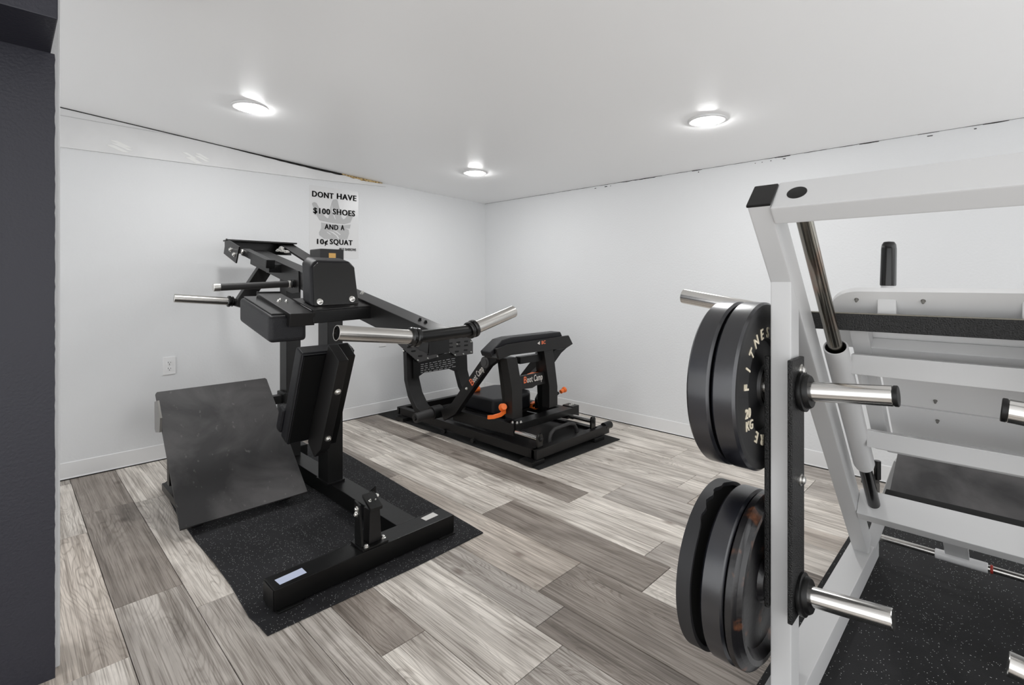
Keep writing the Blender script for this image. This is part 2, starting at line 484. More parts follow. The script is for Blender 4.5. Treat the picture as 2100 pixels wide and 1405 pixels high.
# baseboards (cove base, a thin vinyl profile with a lip)
def baseboard(name, a, b, n):
    a = V(a); b = V(b); n = V(n); bm = BM(); h = 0.102
    prof = [(0, 0.006), (0.009, 0.006), (0.006, 0.014), (0.0045, h-0.004), (0.002, h), (0, h)]
    add_prism(bm, [a+n*t+V((0, 0, z)) for t, z in prof], b-a)
    return struct(name, bm, 'base')
baseboard('baseboard_left', (0.14, YL, 0), (XR-0.006, YL, 0), (0, -1, 0))
baseboard('baseboard_right', (XR, YL-0.006, 0), (XR, -1.5, 0), (-1, 0, 0))
bm = BM(); add_box(bm, 0.14, XR-0.01, YL-0.011, YL, -0.001, 0.006); add_box(bm, XR-0.011, XR, -1.5, YL-0.012, -0.001, 0.006)
struct('trim_1', bm, 'gap', lab='dark gap between the floor planks and the white baseboard')

# wedge of painted board along the top of the left wall
yb = YL-0.012
top = [(x, ceil_z(x)-0.004) for x in (0.12, 0.6, 1.10, 1.75, 2.36)]
low = [(2.40, 2.012), (1.75, 1.985), (0.75, 1.965), (0.12, 1.953)]
bm = BM(); add_prism(bm, [(x, yb, z) for x, z in top]+[(x, yb, z) for x, z in low], (0, 0.012, 0)); bevel(bm, 0.0015, 1)
struct('trim_2', bm, 'board', lab='tapering white board along the top of the left wall')
bm = BM()
rng = random.Random(3)
up, dn = [], []
for k in range(30):
    x = 1.12+(2.18-1.12)*k/29
    wdt = 0.002+0.013*math.sin(math.pi*min(1, k/22*0.5+0.03)) if k < 24 else 0.012*(29-k)/6
    up.append((x, yb-0.003, ceil_z(x)-0.0005)); dn.append((x, yb-0.003, ceil_z(x)-0.002-wdt*rng.uniform(0.85, 1.1)))
add_prism(bm, up+dn[::-1], (0, 0.003, 0))
add_box(bm, 0.12, 1.12, yb-0.002, yb, ceil_z(0.9), ceil_z(0.9)+0.0001)
for k in range(12):
    a = 0.12+k*0.0835; b = a+0.0835
    add_prism(bm, [(a, yb-0.002, ceil_z(a)-0.0045), (b, yb-0.002, ceil_z(b)-0.0045), (b, yb-0.002, ceil_z(b)), (a, yb-0.002, ceil_z(a))], (0, 0.002, 0))
struct('trim_3', bm, 'gap', lab='dark open joint between ceiling and board')
bm = BM()
up, dn = [], []
for k in range(22):
    x = 1.98+(2.36-1.98)*k/21
    up.append((x, yb-0.005, ceil_z(x)-0.001)); dn.append((x, yb-0.005, ceil_z(x)-0.006-0.016*math.sin(math.pi*(k+0.5)/22)*rng.uniform(0.6, 1.15)))
add_prism(bm, up+dn[::-1], (0, 0.004, 0))
struct('trim_4', bm, 'foam', lab='yellowed foam sealant in the ceiling joint above the poster')
bm = BM()
for (px, py, ln) in ((232, 300, 0.15), (402, 325, 0.12)):
    p = sy(px, py, yb-0.0016)
    for q in range(5):
        c = p+V((rng.uniform(-0.05, 0.05), 0, rng.uniform(-0.02, 0.02)))
        c.y -= 0.00025*q
        add_prism(bm, [c+V((-ln*0.35, 0, 0.016)), c+V((-ln*0.1, 0, 0.018)), c+V((ln*0.4, 0, -0.013)), c+V((ln*0.2, 0, -0.014))], (0, 0.0030, 0))
struct('trim_5', bm, 'plaster', lab='white plaster smears on the tapering board')
# chipped joint of ceiling and right wall
bm = BM()
y = YL
while y > -1.2:
    ln = rng.uniform(0.03, 0.12); h = rng.choice([0.0012, 0.002, 0.0025, 0.005]) if y < 3.2 else 0.0015
    z = ceil_z(3.6)
    add_prism(bm, [(XR-0.002, y, z), (XR-0.002, y-ln, z), (XR-0.002, y-ln, z-h*rng.uniform(0.4, 1)), (XR-0.002, y-ln*0.5, z-h), (XR-0.002, y, z-h*rng.uniform(0.4, 1))], (0.002, 0, 0))
    if y < 2.6 and rng.random() < 0.35:
        add_box(bm, XR-0.0015, XR, y-ln*0.7, y-ln*0.7+rng.uniform(0.004, 0.03), z-0.02, z-0.02+rng.uniform(0.002, 0.006))
    y -= ln
struct('trim_6', bm, 'gap', lab='chipped dark joint between ceiling and right wall')

# near wall end with the navy paint, its white return and the header above
def ragged(x, z0, z1, n, amp, seed):
    r = random.Random(seed)
    return [(x+r.uniform(-amp, amp), z0+(z1-z0)*k/n) for k in range(n+1)]
bm = BM()
e = ragged(0.109, 0.0, 1.84, 110, 0.0009, 5)
add_prism(bm, [(-1.7, 2.0, 0)]+[(x, 2.0, z) for x, z in e]+[(-1.7, 2.0, 1.84)], (0, 0.05, 0))
struct('wall_near', bm, 'navy')
bm = BM(); add_box(bm, -1.7, 0.1235, 2.05, 2.17, 0.0, 2.20); bevel(bm, 0.004)
struct('wall_near_return', bm, 'wall').name = 'wall_side'
bm = BM(); add_box(bm, -1.7, 0.1, 1.73, 2.05, 1.84, 2.2); bevel(bm, 0.003)
struct('trim_7', bm, 'navy', lab='navy painted header beam')

# ------------------------------------------------------------------ ceiling lamps
def downlight(x, y, label):
    z = ceil_z(x)
    t = thing('ceiling_downlight', label, 'ceiling light', (x, y, z), 'recessed round ceiling lights')
    bm = BM(); add_lathe(bm, (x, y, z), (0, 0, -1), [(0.062, -0.004), (0.098, -0.004), (0.098, 0.003), (0.092, 0.006), (0.072, 0.006), (0.065, 0.005), (0.062, 0.003)], 40)
    obj('trim_ring', bm, 'lamptrim', t)
    bm = BM(); add_lathe(bm, (x, y, z), (0, 0, -1), [(0, 0.003), (0.064, 0.003), (0.064, 0.0105), (0.059, 0.0140), (0, 0.0155)], 40)
    obj('diffuser', bm, 'lamp', t)
L1 = sz(515, 220, 2.135); L2 = sz(1450, 246, 2.032); L3 = sz(974, 354, 2.030)
downlight(L1.x, L1.y, 'round white ceiling light nearest the tapering wall board on the left')
downlight(L2.x, L2.y, 'round white ceiling light above the white leg press on the right')
downlight(L3.x, L3.y, 'round white ceiling light near the far room corner, smallest in view')

# ------------------------------------------------------------------ outlets on the left wall
def outlet(u, v, label):
    c = sy(u, v, YL)
    t = thing('wall_outlet', label, 'outlet', c, 'duplex wall outlets')
    bm = BM(); add_box(bm, c.x-0.036, c.x+0.036, c.y-0.006, c.y, c.z-0.058, c.z+0.058); bevel(bm, 0.003)
    obj('cover_plate', bm, 'outlet', t)
    for s in (1, -1):
        zc = c.z+s*0.0195
        bm = BM()
        add_prism(bm, [(c.x+a*0.0165, c.y-0.0075, zc+b*0.014) for a, b in ((-1, -0.6), (-0.6, -1), (0.6, -1), (1, -0.6), (1, 0.6), (0.6, 1), (-0.6, 1), (-1, 0.6))], (0, 0.003, 0))
        f = obj('socket', bm, 'outlet', t, smooth=False)
        bm = BM()
        for a, h in ((-0.0065, 0.009), (0.0065, 0.007)):
            add_box(bm, c.x+a-0.0013, c.x+a+0.0013, c.y-0.0079, c.y-0.007, zc-0.001, zc-0.001+h)
        add_lathe(bm, (c.x, c.y-0.007, zc-0.008), (0, -1, 0), [(0, 0), (0.0028, 0), (0.0028, 0.0009), (0, 0.0009)], 10)
        obj('slot', bm, 'ink', f, smooth=False)
    bm = BM(); add_lathe(bm, (c.x, c.y-0.0055, c.z), (0, -1, 0), [(0, 0), (0.003, 0), (0.002, 0.0015), (0, 0.0015)], 10)
    obj('screw', bm, 'bolt', t)
outlet(347, 750, 'white duplex outlet on the left wall above the footplate of the squat machine')
outlet(784, 697, 'white duplex outlet half hidden behind the weight sleeve bar of the squat machine')

# ------------------------------------------------------------------ poster
PY = YL-0.0015
pt = lambda u, v, d=0.0: sy(u, v, PY-d)
a, b = pt(634.5, 379), pt(735, 391); c, d = pt(733, 524), pt(634.5, 527)
poster = thing('motivational_poster', 'white poster with a grey hand and black squat slogan on the left wall', 'poster', (a.x, PY, d.z))
bm = BM()
nx = 14
pw = b.x-a.x; ph0, ph1 = a.z, d.z
rows = []
for j in range(9):
    z = ph0+(ph1-ph0)*j/8
    rows.append([bm.verts.new((a.x+pw*i/nx, PY-0.0012*max(0, (i/nx-0.75)/0.25)**2*(0.5+0.5*math.cos(j*0.8)), z)) for i in range(nx+1)])
for r0, r1 in zip(rows, rows[1:]):
    for i in range(nx):
        face(bm, [r0[i], r0[i+1], r1[i+1], r1[i]])
ext = bmesh.ops.extrude_face_region(bm, geom=bm.faces[:])
bmesh.ops.translate(bm, verts=[g for g in ext['geom'] if isinstance(g, bmesh.types.BMVert)], vec=(0, 0.0006, 0))
obj('sheet', bm, 'paper', poster)
# hand silhouette, flat print: outline measured on the sheet (zoom frame of 7.805 px)
def hp(x, y, d=0.0022):
    return pt(600+x/7.805, 360+y/7.805, d)
hand = [[(310, 455), (320, 435), (350, 425), (385, 440), (400, 470), (432, 520), (505, 640), (555, 685), (580, 672), (600, 560), (625, 450), (640, 400), (655, 385), (700, 380), (722, 400), (755, 545), (785, 670), (815, 705), (850, 680), (890, 600), (985, 600), (960, 670), (925, 755), (830, 780), (640, 762), (440, 718), (400, 660), (380, 600), (330, 500)],
        [(460, 752), (640, 785), (800, 798), (930, 785), (915, 850), (840, 845), (900, 870), (905, 930), (875, 1020), (700, 1025), (500, 1010), (430, 950), (425, 910), (465, 840)]]
bm = BM()
for nm_, poly in zip(('hand_print', 'wrist_print'), hand):
    bm = BM(); add_flat(bm, [hp(x, y) for x, y in poly])
    obj(nm_, bm, 'greyink', poster, smooth=False)
for line in ([(545, 895), (600, 930), (635, 985), (610, 950), (555, 915)], [(560, 880), (650, 905), (720, 960), (748, 1010), (728, 1012), (700, 965), (630, 915)], [(640, 880), (710, 895), (770, 945), (760, 955), (700, 910)], [(625, 450), (645, 560), (690, 700), (680, 700), (632, 570)]):
    bm = BM(); add_flat(bm, [hp(x, y, 0.0027) for x, y in line])
    obj('crease_line', bm, 'paper', poster, smooth=False)
for txt, x0, y0, x1, y1, hgt in (('DONT', 315, 300, 655, 330, 90), ('HAVE', 712, 338, 1020, 368, 90), ('$100', 335, 565, 600, 583, 90), ('SHOES', 648, 586, 1000, 610, 90), ('AND', 520, 825, 735, 834, 82), ('A', 776, 838, 830, 840, 82), ('10\u00a2', 385, 1060, 555, 1066, 82), ('SQUAT', 602, 1067, 960, 1078, 82)):
    p, q = hp(x0, y0, 0.006), hp(x1, y1, 0.006)
    hz = (hp(x0, y0-hgt/2).z-hp(x0, y0+hgt/2).z)
    mid = (p+q)/2; mid.y = PY-0.0034
    xd = V((q.x-p.x, 0, 0))
    bm = BM()
    for sh in (-0.04, -0.015, 0.015, 0.04):
        put_text(bm, txt, hz/0.70, mid+V((sh*hz, 0.0004*abs(sh)*40, 0)), xd, (0, 0, 1), bold=hz*0.018, width=q.x-p.x)
    obj('slogan_word', bm, 'ink', poster, smooth=False)
p, q = hp(735, 1180, 0.002), hp(1015, 1192, 0.002)
mid = (p+q)/2; mid.y = PY-0.0034
bm = BM(); put_text(bm, '-MAX BARROWS', 0.03, mid, (1, 0, 0), (0, 0, 1), bold=0.0008, width=q.x-p.x)
obj('signature_line', bm, 'ink', poster, smooth=False)
# ------------------------------------------------------------------ floor mats
def floor_mat(name, m, label, outline, th, curl=None):
    bm = BM()
    add_prism(bm, [(x, y, 0.0005) for x, y in outline], (0, 0, th))
    bevel(bm, 0.0015, 1)
    o = obj(name, bm, m, None, smooth=False)
    return tag(o, label, 'mat')
left_edge = [(548.4, 1302.4), (532, 1284), (510.4, 1264.3), (498, 1243), (483.9, 1218), (471, 1197), (457.4, 1178.3), (438, 1152), (417.7, 1128.6), (400, 1108), (388, 1090.6), (364.8, 1059), (350, 1030), (338, 1003), (333, 993), (345, 985)]
le = [sz(u, v, 0.006) for u, v in left_edge]
out = [(p.x, p.y) for p in le]+[(0.72, 3.56), (1.64, 3.56), (1.63, 3.1), (1.61, 2.7), (1.588, 2.31), (1.578, 1.96), (1.566, 1.73), (1.2, 1.722)]
floor_mat('rubber_mat', 'mat', 'speckled black rubber mat under the black squat machine', out, 0.006)
bm_out = [(2.312, 3.935), (2.318, 3.62), (2.335, 3.60), (2.33, 3.3), (2.345, 3.0), (2.338, 2.5), (2.33, 2.062), (3.20, 2.034), (3.39, 2.5), (3.36, 3.935)]
bm_out = [(2.312, 3.93), (2.318, 3.62), (2.335, 3.60), (2.33, 3.3), (2.345, 3.0), (2.338, 2.5), (2.33, 2.062), (3.20, 2.034), (3.235, 2.5), (3.28, 3.93)]
floor_mat('rubber_mat', 'plainmat', 'plain dark rubber mat under the hip thrust machine in the corner', bm_out, 0.006)
floor_mat('rubber_mat', 'rackmat', 'speckled black rubber mat under the white leg press', [(1.05, 0.515), (1.05, -0.95), (3.05, -0.95), (3.05, 0.515)], 0.006)
MT = 0.0065

# ------------------------------------------------------------------ black squat machine
sq = thing('squat_machine', 'black plate-loaded squat machine with slanted footplate on the speckled mat', 'gym machine', (1.27, 2.60, MT))
foot = box('cross_foot', 'black', sq, (0.665, 1.465, 1.82, 1.92, 0.014, 0.092), 0.005)
for x in (0.72, 1.42):
    box('foot_pad', 'plastic', foot, (x-0.045, x+0.045, 1.81, 1.925, MT, 0.014), 0.002)
for q in ([(563, 1190), (574, 1199.5), (629, 1174.5), (619, 1165)],):
    prism('warning_sticker', 'bluelabel', foot, [sz(u, v, 0.0922) for u, v in q], (0, 0, 0.0006), 0, lab='pale blue warning sticker')
q = [(863, 1063), (873.5, 1068), (899, 1056.5), (888, 1051)]
st = prism('rating_sticker', 'label', foot, [sz(u, v, 0.0922) for u, v in q], (0, 0, 0.0006), 0, lab='white rating sticker')
box('end_cap', 'plastic', foot, (0.661, 0.666, 1.825, 1.915, 0.018, 0.088), 0.002)
box('end_cap', 'plastic', foot, (1.464, 1.469, 1.825, 1.915, 0.018, 0.088), 0.002)
box('base_beam', 'black', sq, (1.222, 1.325, 1.92, 3.30, 0.014, 0.092), 0.004)
box('rear_foot', 'black', sq, (0.70, 1.42, 3.30, 3.39, 0.014, 0.092), 0.004)
# bumper stop on the cross foot
stp = box('bumper_stop', 'black', sq, (1.005, 1.122, 1.822, 1.922, 0.092, 0.101), 0.002)
prism('stub', 'matte', stp, [(1.045, 1.845, 0.101), (1.103, 1.845, 0.101), (1.097, 1.848, 0.236), (1.051, 1.848, 0.236)], (0, 0.05, 0), 0.003)
prism('rubber_cap', 'plastic', stp, [(1.046, 1.835, 0.232), (1.046, 1.905, 0.272), (1.046, 1.905, 0.287), (1.046, 1.833, 0.247)], (0.056, 0, 0), 0.004)
prism('side_plate', 'black', stp, [(1.012, 1.845, 0.101), (1.012, 1.90, 0.101), (1.012, 1.905, 0.272), (1.012, 1.865, 0.262)], (0.009, 0, 0), 0.001)
prism('back_plate', 'black', stp, [(1.100, 1.905, 0.101), (1.112, 1.905, 0.101), (1.112, 1.905, 0.30), (1.085, 1.905, 0.285), (1.07, 1.905, 0.101)], (0, 0.008, 0), 0.001)
for p, ax in (((1.012, 1.88, 0.245), (-1, 0, 0)), ((1.012, 1.885, 0.222), (-1, -0.3, 0)), ((1.028, 1.836, 0.101), (0, 0, 1)), ((1.114, 1.852, 0.101), (0, 0, 1)), ((1.11, 1.90, 0.262), (1, 0, 0))):
    bolt(stp, p, ax, 0.008)
for x, z in ((1.062, 0.268), (1.086, 0.262)):
    bolt(stp, (x, 1.868, z-0.003), (0, -0.5, 0.86), 0.004)
# columns
col = box('front_column', 'black', sq, (1.207, 1.293, 2.558, 2.672, 0.092, 1.085), 0.004)
box('flange', 'black', col, (1.200, 1.300, 2.548, 2.682, 0.092, 0.104), 0.002)
rc = box('rear_column', 'matte', sq, (1.212, 1.300, 3.12, 3.225, 0.092, 1.20), 0.004)
box('hinge_block', 'plastic', rc, (1.185, 1.212, 3.08, 3.20, 0.36, 0.50), 0.008)
# footplate
def fp(x, s, o=0.0):      # s along the slope, o outwards
    d = V((0, 0.55, 0.533)).normalized(); n = V((0, -0.533, 0.55)).normalized()
    return V((x, 2.65, 0.052))+d*s+n*o
LP = 0.766
fpl = prism('footplate', 'scuff', sq, [fp(0.562, 0), fp(1.140, 0), fp(1.124, LP-0.01), fp(1.116, LP), fp(0.574, LP), fp(0.566, LP-0.01)], fp(0, 0, -0.014)-fp(0, 0), 0.002, lab='scuffed dark rubber footplate')
prism('backing_plate', 'matte', fpl, [fp(0.575, 0.02, -0.0145), fp(1.12, 0.02, -0.0145), fp(1.11, LP-0.02, -0.0145), fp(0.58, LP-0.02, -0.0145)], fp(0, 0, -0.008)-fp(0, 0), 0.001)
for x in (0.64, 1.05):
    bar('support_strut', 'black', sq, (x, 3.16, 0.09), fp(x, 0.69, -0.05), 0.05, 0.05, (1, 0, 0))
    bar('support_rail', 'black', sq, (x, 2.70, 0.040), (x, 3.31, 0.040), 0.05, 0.04, (1, 0, 0))
    bar('slope_rail', 'black', sq, fp(x, 0.06, -0.042), fp(x, 0.72, -0.042), 0.05, 0.036, (1, 0, 0))
sb = [sx(u, v, 0.553) for u, v in ((316.5, 824), (322, 822), (328, 858), (327, 887), (319, 887), (317, 880))]
prism('side_bracket', 'greysteel', sq, sb, (0.01, 0, 0), 0.001)
bar('tie_bar', 'black', sq, (1.10, 3.13, 0.46), (1.215, 3.13, 0.46), 0.05, 0.05, (0, 1, 0))
# back pad with the channel that carries it
def bp(x, s, o):           # s from the foot of the pad upwards, o backwards to the lens
    d = V((0, -0.184, 0.452)).normalized(); n = V((0, -0.452, -0.184)).normalized()
    return V((x, 2.45, 0.391))+d*s+n*o
PL = 0.488
pad = BM(); add_prism(pad, [bp(0.948, 0, 0), bp(1.207, 0, 0), bp(1.207, PL, 0), bp(0.948, PL, 0)], bp(0, 0, -0.072)-bp(0, 0, 0))
bevel(pad, 0.014, 3)
pad = obj('back_pad', pad, 'vinyl', sq)
prism('pad_board', 'vinyl_back', pad, [bp(0.958, 0.012, 0.001), bp(1.197, 0.012, 0.001), bp(1.197, PL-0.012, 0.001), bp(0.958, PL-0.012, 0.001)], bp(0, 0, 0.012)-bp(0, 0, 0), 0.001)
bm = BM(); add_pipe(bm, [bp(0.956, 0.006, 0.003), bp(0.956, PL-0.008, 0.003), bp(1.2, PL-0.008, 0.003), bp(1.2, 0.006, 0.003), bp(0.956, 0.006, 0.003)], 0.0045, 8)
obj('piping', bm, 'vinyl', pad)
bm = BM(); add_prism(bm, [bp(0.935, 0.02, -0.06), bp(1.20, 0.02, -0.06), bp(1.20, 0.16, -0.06), bp(0.935, 0.16, -0.06)], bp(0, 0, -0.055)-bp(0, 0, 0)); bevel(bm, 0.02, 3)
obj('lumbar_roll', bm, 'vinyl', pad)
ch = prism('pad_channel', 'matte', sq, [bp(1.050, -0.005, 0.012), bp(1.050, 0.05, 0.012), bp(1.050, PL+0.05, 0.03), bp(1.050, PL+0.03, 0.150), bp(1.050, 0.045, 0.145), bp(1.050, -0.03, 0.10)], (0.048, 0, 0), 0.004)
prism('flange', 'black', ch, [bp(1.098, 0.02, 0.012), bp(1.098, PL+0.05, 0.03), bp(1.098, PL+0.03, 0.115), bp(1.098, 0.03, 0.105)], (0.05, 0, 0), 0.003)
for s in (0.355, 0.10):
    bolt(ch, bp(1.076, s, 0.147), bp(0, 0, 1)-bp(0, 0, 0), 0.011)
bar('pad_arm', 'black', sq, (1.13, 2.32, 0.56), (1.235, 2.60, 0.56), 0.06, 0.16, (1, -0.4, 0))
# lever arm
def az(y): return 0.988+0.2*(y-1.639)
def ap(x, y, o=0.0): return V((x, y, az(y)+o))
arm = bar('lever_arm', 'matte', sq, ap(1.22, 1.61, -0.05), ap(1.22, 3.62, -0.05), 0.10, 0.098, (1, 0, 0), 0.005)
bolt(arm, ap(1.245, 2.26, 0.0), (0, -0.2, 1), 0.006); bolt(arm, ap(1.228, 2.24, 0.0), (0, -0.2, 1), 0.006)
for yy in (1.70, 1.74):
    bolt(arm, ap(1.22, yy, 0.0), (0, -0.2, 1), 0.006, 'black')
prism('end_plate', 'black', arm, [ap(1.172, 1.605, 0.0), ap(1.268, 1.605, 0.0), ap(1.268, 1.605, -0.10), ap(1.172, 1.605, -0.10)], (0, 0.006, 0), 0.001)
cl, cr = V((1.092, 1.578, 0.960)), V((1.352, 1.578, 0.968))
tl, tr = sy(690, 683, 1.585), sy(1052, 639, 1.585)
hb = tube('sleeve_bar', 'black', sq, cl, cr, 0.0245)
for c0, t0 in ((cl, tl), (cr, tr)):
    dd = (t0-c0).normalized()
    for k, rr in ((0.0, 0.0355), (0.022, 0.037)):
        bm = BM(); add_tube(bm, c0+dd*(k-0.008), c0+dd*(k+0.010), rr, bev=0.004); obj('collar', bm, 'gloss', hb)
    L0 = (t0-c0).length
    bm = BM(); add_lathe(bm, c0, dd, [(0.0, 0.0), (0.0268, 0.0), (0.0268, L0-0.001), (0.0262, L0), (0.0240, L0), (0.0235, L0-0.002), (0.0235, L0-0.09), (0, L0-0.09)], 32)
    s = obj('weight_sleeve', bm, 'brushed', sq, lab='steel weight sleeve')
    bm = BM(); add_lathe(bm, c0+dd*(L0-0.088), dd, [(0, 0), (0.0232, 0), (0.0232, 0.078), (0.0225, 0.078), (0.0225, 0.002), (0, 0.002)], 24); obj('bore', bm, 'bore', s)
# shoulder yoke, pads
bar('yoke_bar', 'black', sq, (0.905, 2.085, 1.020), (1.20, 2.085, 1.029), 0.07, 0.052, (0, 1, 0))
prism('yoke_plate', 'matte', sq, [(0.905, 2.052, 1.0465), (1.185, 2.052, 1.0555), (1.185, 2.26, 1.0965), (0.905, 2.26, 1.0875)], (0, 0, 0.006), 0.001)
yt = bar('shoulder_tube', 'matte', sq, (0.862, 2.052, 1.013), (0.862, 2.425, 1.089), 0.104, 0.054, (1, 0, 0), 0.003)
prism('weld_plate', 'black', yt, [(0.812, 2.425, 1.060), (0.916, 2.425, 1.060), (0.916, 2.425, 1.122), (0.812, 2.425, 1.122)], (0, 0.008, 0.0016), 0.002)
for k in ((0.855, 2.27), (0.872, 2.245), (0.84, 2.25)):
    bolt(yt, (k[0], k[1], 1.013+0.2038*(k[1]-2.052)+0.028), (0, -0.2, 1), 0.005)
def pad_block(name, x0, x1, y0, y1, z0, h, slope, bev, m='vinyl'):
    bm = BM()
    add_prism(bm, [(x0, y0, z0-h), (x0, y1, z0-h+slope*(y1-y0)), (x0, y1, z0+slope*(y1-y0)), (x0, y0, z0)], (x1-x0, 0, 0))
    bevel(bm, bev, 4); return obj(name, bm, m, sq)
sp = pad_block('shoulder_pad', 0.742, 0.892, 2.08, 2.44, 1.030, 0.108, 0.19, 0.020)
prism('pad_board', 'gloss', sp, [(0.758, 2.10, 1.034), (0.882, 2.10, 1.034), (0.882, 2.43, 1.097), (0.758, 2.43, 1.097)], (0, 0, 0.006), 0.001)
hpz0 = 1.060
def hpd(x, z, y): return V((x, y+(z-hpz0)*0.28, z))
bm = BM(); add_prism(bm, [hpd(0.922, 1.062, 2.105), hpd(1.146, 1.068, 2.105), hpd(1.150, 1.235, 2.105), hpd(1.125, 1.262, 2.105), hpd(0.965, 1.262, 2.105), hpd(0.938, 1.235, 2.105)], (0, 0.095, 0.02)); bevel(bm, 0.016, 4)
up_pad = obj('upright_pad', bm, 'vinyl', sq)
prism('pad_board', 'gloss', up_pad, [hpd(0.934, 1.066, 2.100), hpd(1.139, 1.070, 2.100), hpd(1.142, 1.232, 2.100), hpd(1.118, 1.252, 2.100), hpd(0.972, 1.252, 2.100), hpd(0.948, 1.232, 2.100)], (0, 0.01, 0.002), 0.002)
for u in ((0.958, 1.082), (1.108, 1.090)):
    bolt(up_pad, hpd(u[0], u[1], 2.098), (0, -1, 0.28), 0.0095)
ph = box('pivot_housing', 'matte', sq, (1.155, 1.285, 2.53, 2.66, 1.172, 1.340), 0.006)
prism('rating_sticker', 'orangelabel', ph, [(1.200, 2.5285, 1.290), (1.238, 2.5285, 1.290), (1.238, 2.5285, 1.318), (1.200, 2.5285, 1.318)], (0, 0.001, 0), 0, lab='amber rating sticker')
# hand grip
g0, g1 = sy(437, 590, 2.89), sy(592, 582.5, 2.89)
gb = tube('hand_grip', 'grip', sq, g0+(g1-g0)*0.07, g1, 0.0185)
tube('grip_end', 'bolt', gb, g0, g0+(g1-g0)*0.085, 0.020)
tube('grip_end', 'bolt', gb, g1-(g1-g0)*0.01, g1+(g1-g0)*0.025, 0.020)
for k in range(3):
    bm = BM(); q0 = g1+(g1-g0)*(0.03+0.028*k); add_tube(bm, q0, q0+(g1-g0)*0.02, 0.024-0.002*k, bev=0.004); obj('washer', bm, 'gloss', gb)
prism('grip_bracket', 'matte', sq, [sx(u, v, 1.163) for u, v in ((600, 553), (612, 556), (613, 600), (598, 602), (586, 596), (588, 586))], (0.007, 0, 0), 0.001)
# rear counterbalance horn and link
h0, h1 = sy(357, 611.5, 3.54), sy(468, 618, 3.52)
rh = tube('rear_sleeve', 'brushed', sq, h0, h1, 0.0255, lab='steel rear weight sleeve')
h2 = h1+(h1-h0)*0.28
tube('stub', 'black', rh, h1, h2, 0.021)
bm = BM(); add_tube(bm, h1-(h1-h0)*0.02, h1+(h1-h0)*0.05, 0.036, bev=0.005); add_tube(bm, h1+(h1-h0)*0.06, h1+(h1-h0)*0.10, 0.033, bev=0.005); obj('collar', bm, 'gloss', rh)
bm = BM(); add_strip(bm, [(1.235, 3.50, 1.33), (1.225, 3.50, 1.262), (1.09, 3.50, 1.045), (1.075, 3.50, 1.0)], 0.06, 0.085, (0, 1, 0)); bevel(bm, 0.004); obj('rear_link', bm, 'matte', sq)
# rear frame
rf = box('rear_frame', 'matte', sq, (1.04, 1.49, 3.64, 3.75, 1.437, 1.447), 0.002)
box('frame_web', 'black', rf, (1.05, 1.49, 3.742, 3.75, 1.36, 1.437), 0.001)
prism('end_plate', 'matte', rf, [sx(u, v, 1.04) for u, v in ((463, 489), (490, 506), (483.5, 540), (458.5, 520))], (0.008, 0, 0), 0.001)
bar('link_tube', 'matte', sq, (1.43, 3.70, 1.437), (1.40, 2.86, 1.200), 0.10, 0.012, (1, 0, 0), 0.002)
prism('link_web', 'black', sq, [(1.475, 3.70, 1.437), (1.445, 2.86, 1.200), (1.445, 2.86, 1.14), (1.475, 3.70, 1.37)], (0.008, 0, 0), 0.001)
bar('link_foot', 'black', sq, (1.40, 2.90, 1.17), (1.23, 2.84, 1.17), 0.06, 0.06, (0, 1, 0))
a0, a1 = sx(505, 517, 1.10), sx(551, 540, 1.10)
ac = bar('gas_strut', 'matte', sq, a0, a1, 0.045, 0.045, (1, 0, 0))
bar('strut_end', 'plastic', ac, a1, a1+(a1-a0)*0.08, 0.05, 0.05, (1, 0, 0))
for q in (sx(497, 516, 1.07), sx(500, 521, 1.09)):
    bm = BM(); bmesh.ops.create_uvsphere(bm, u_segments=14, v_segments=8, radius=0.016, matrix=Matrix.Translation(q)); obj('ball_joint', bm, 'bolt', ac)
bar('strut_mount', 'black', ac, a1+V((0.0, 0.02, -0.03)), a1+V((0.1, 0.02, -0.03)), 0.05, 0.05, (0, 1, 0))
for u, v in ((473, 512), (480, 522)):
    bolt(rf, sx(u, v, 1.039), (-1, 0, 0), 0.011)
for u, v in ((571, 514), (580, 515), (588, 517), (577, 509)):
    bolt(sq, sx(u, v, 1.28), (-0.3, -0.3, 1), 0.012)

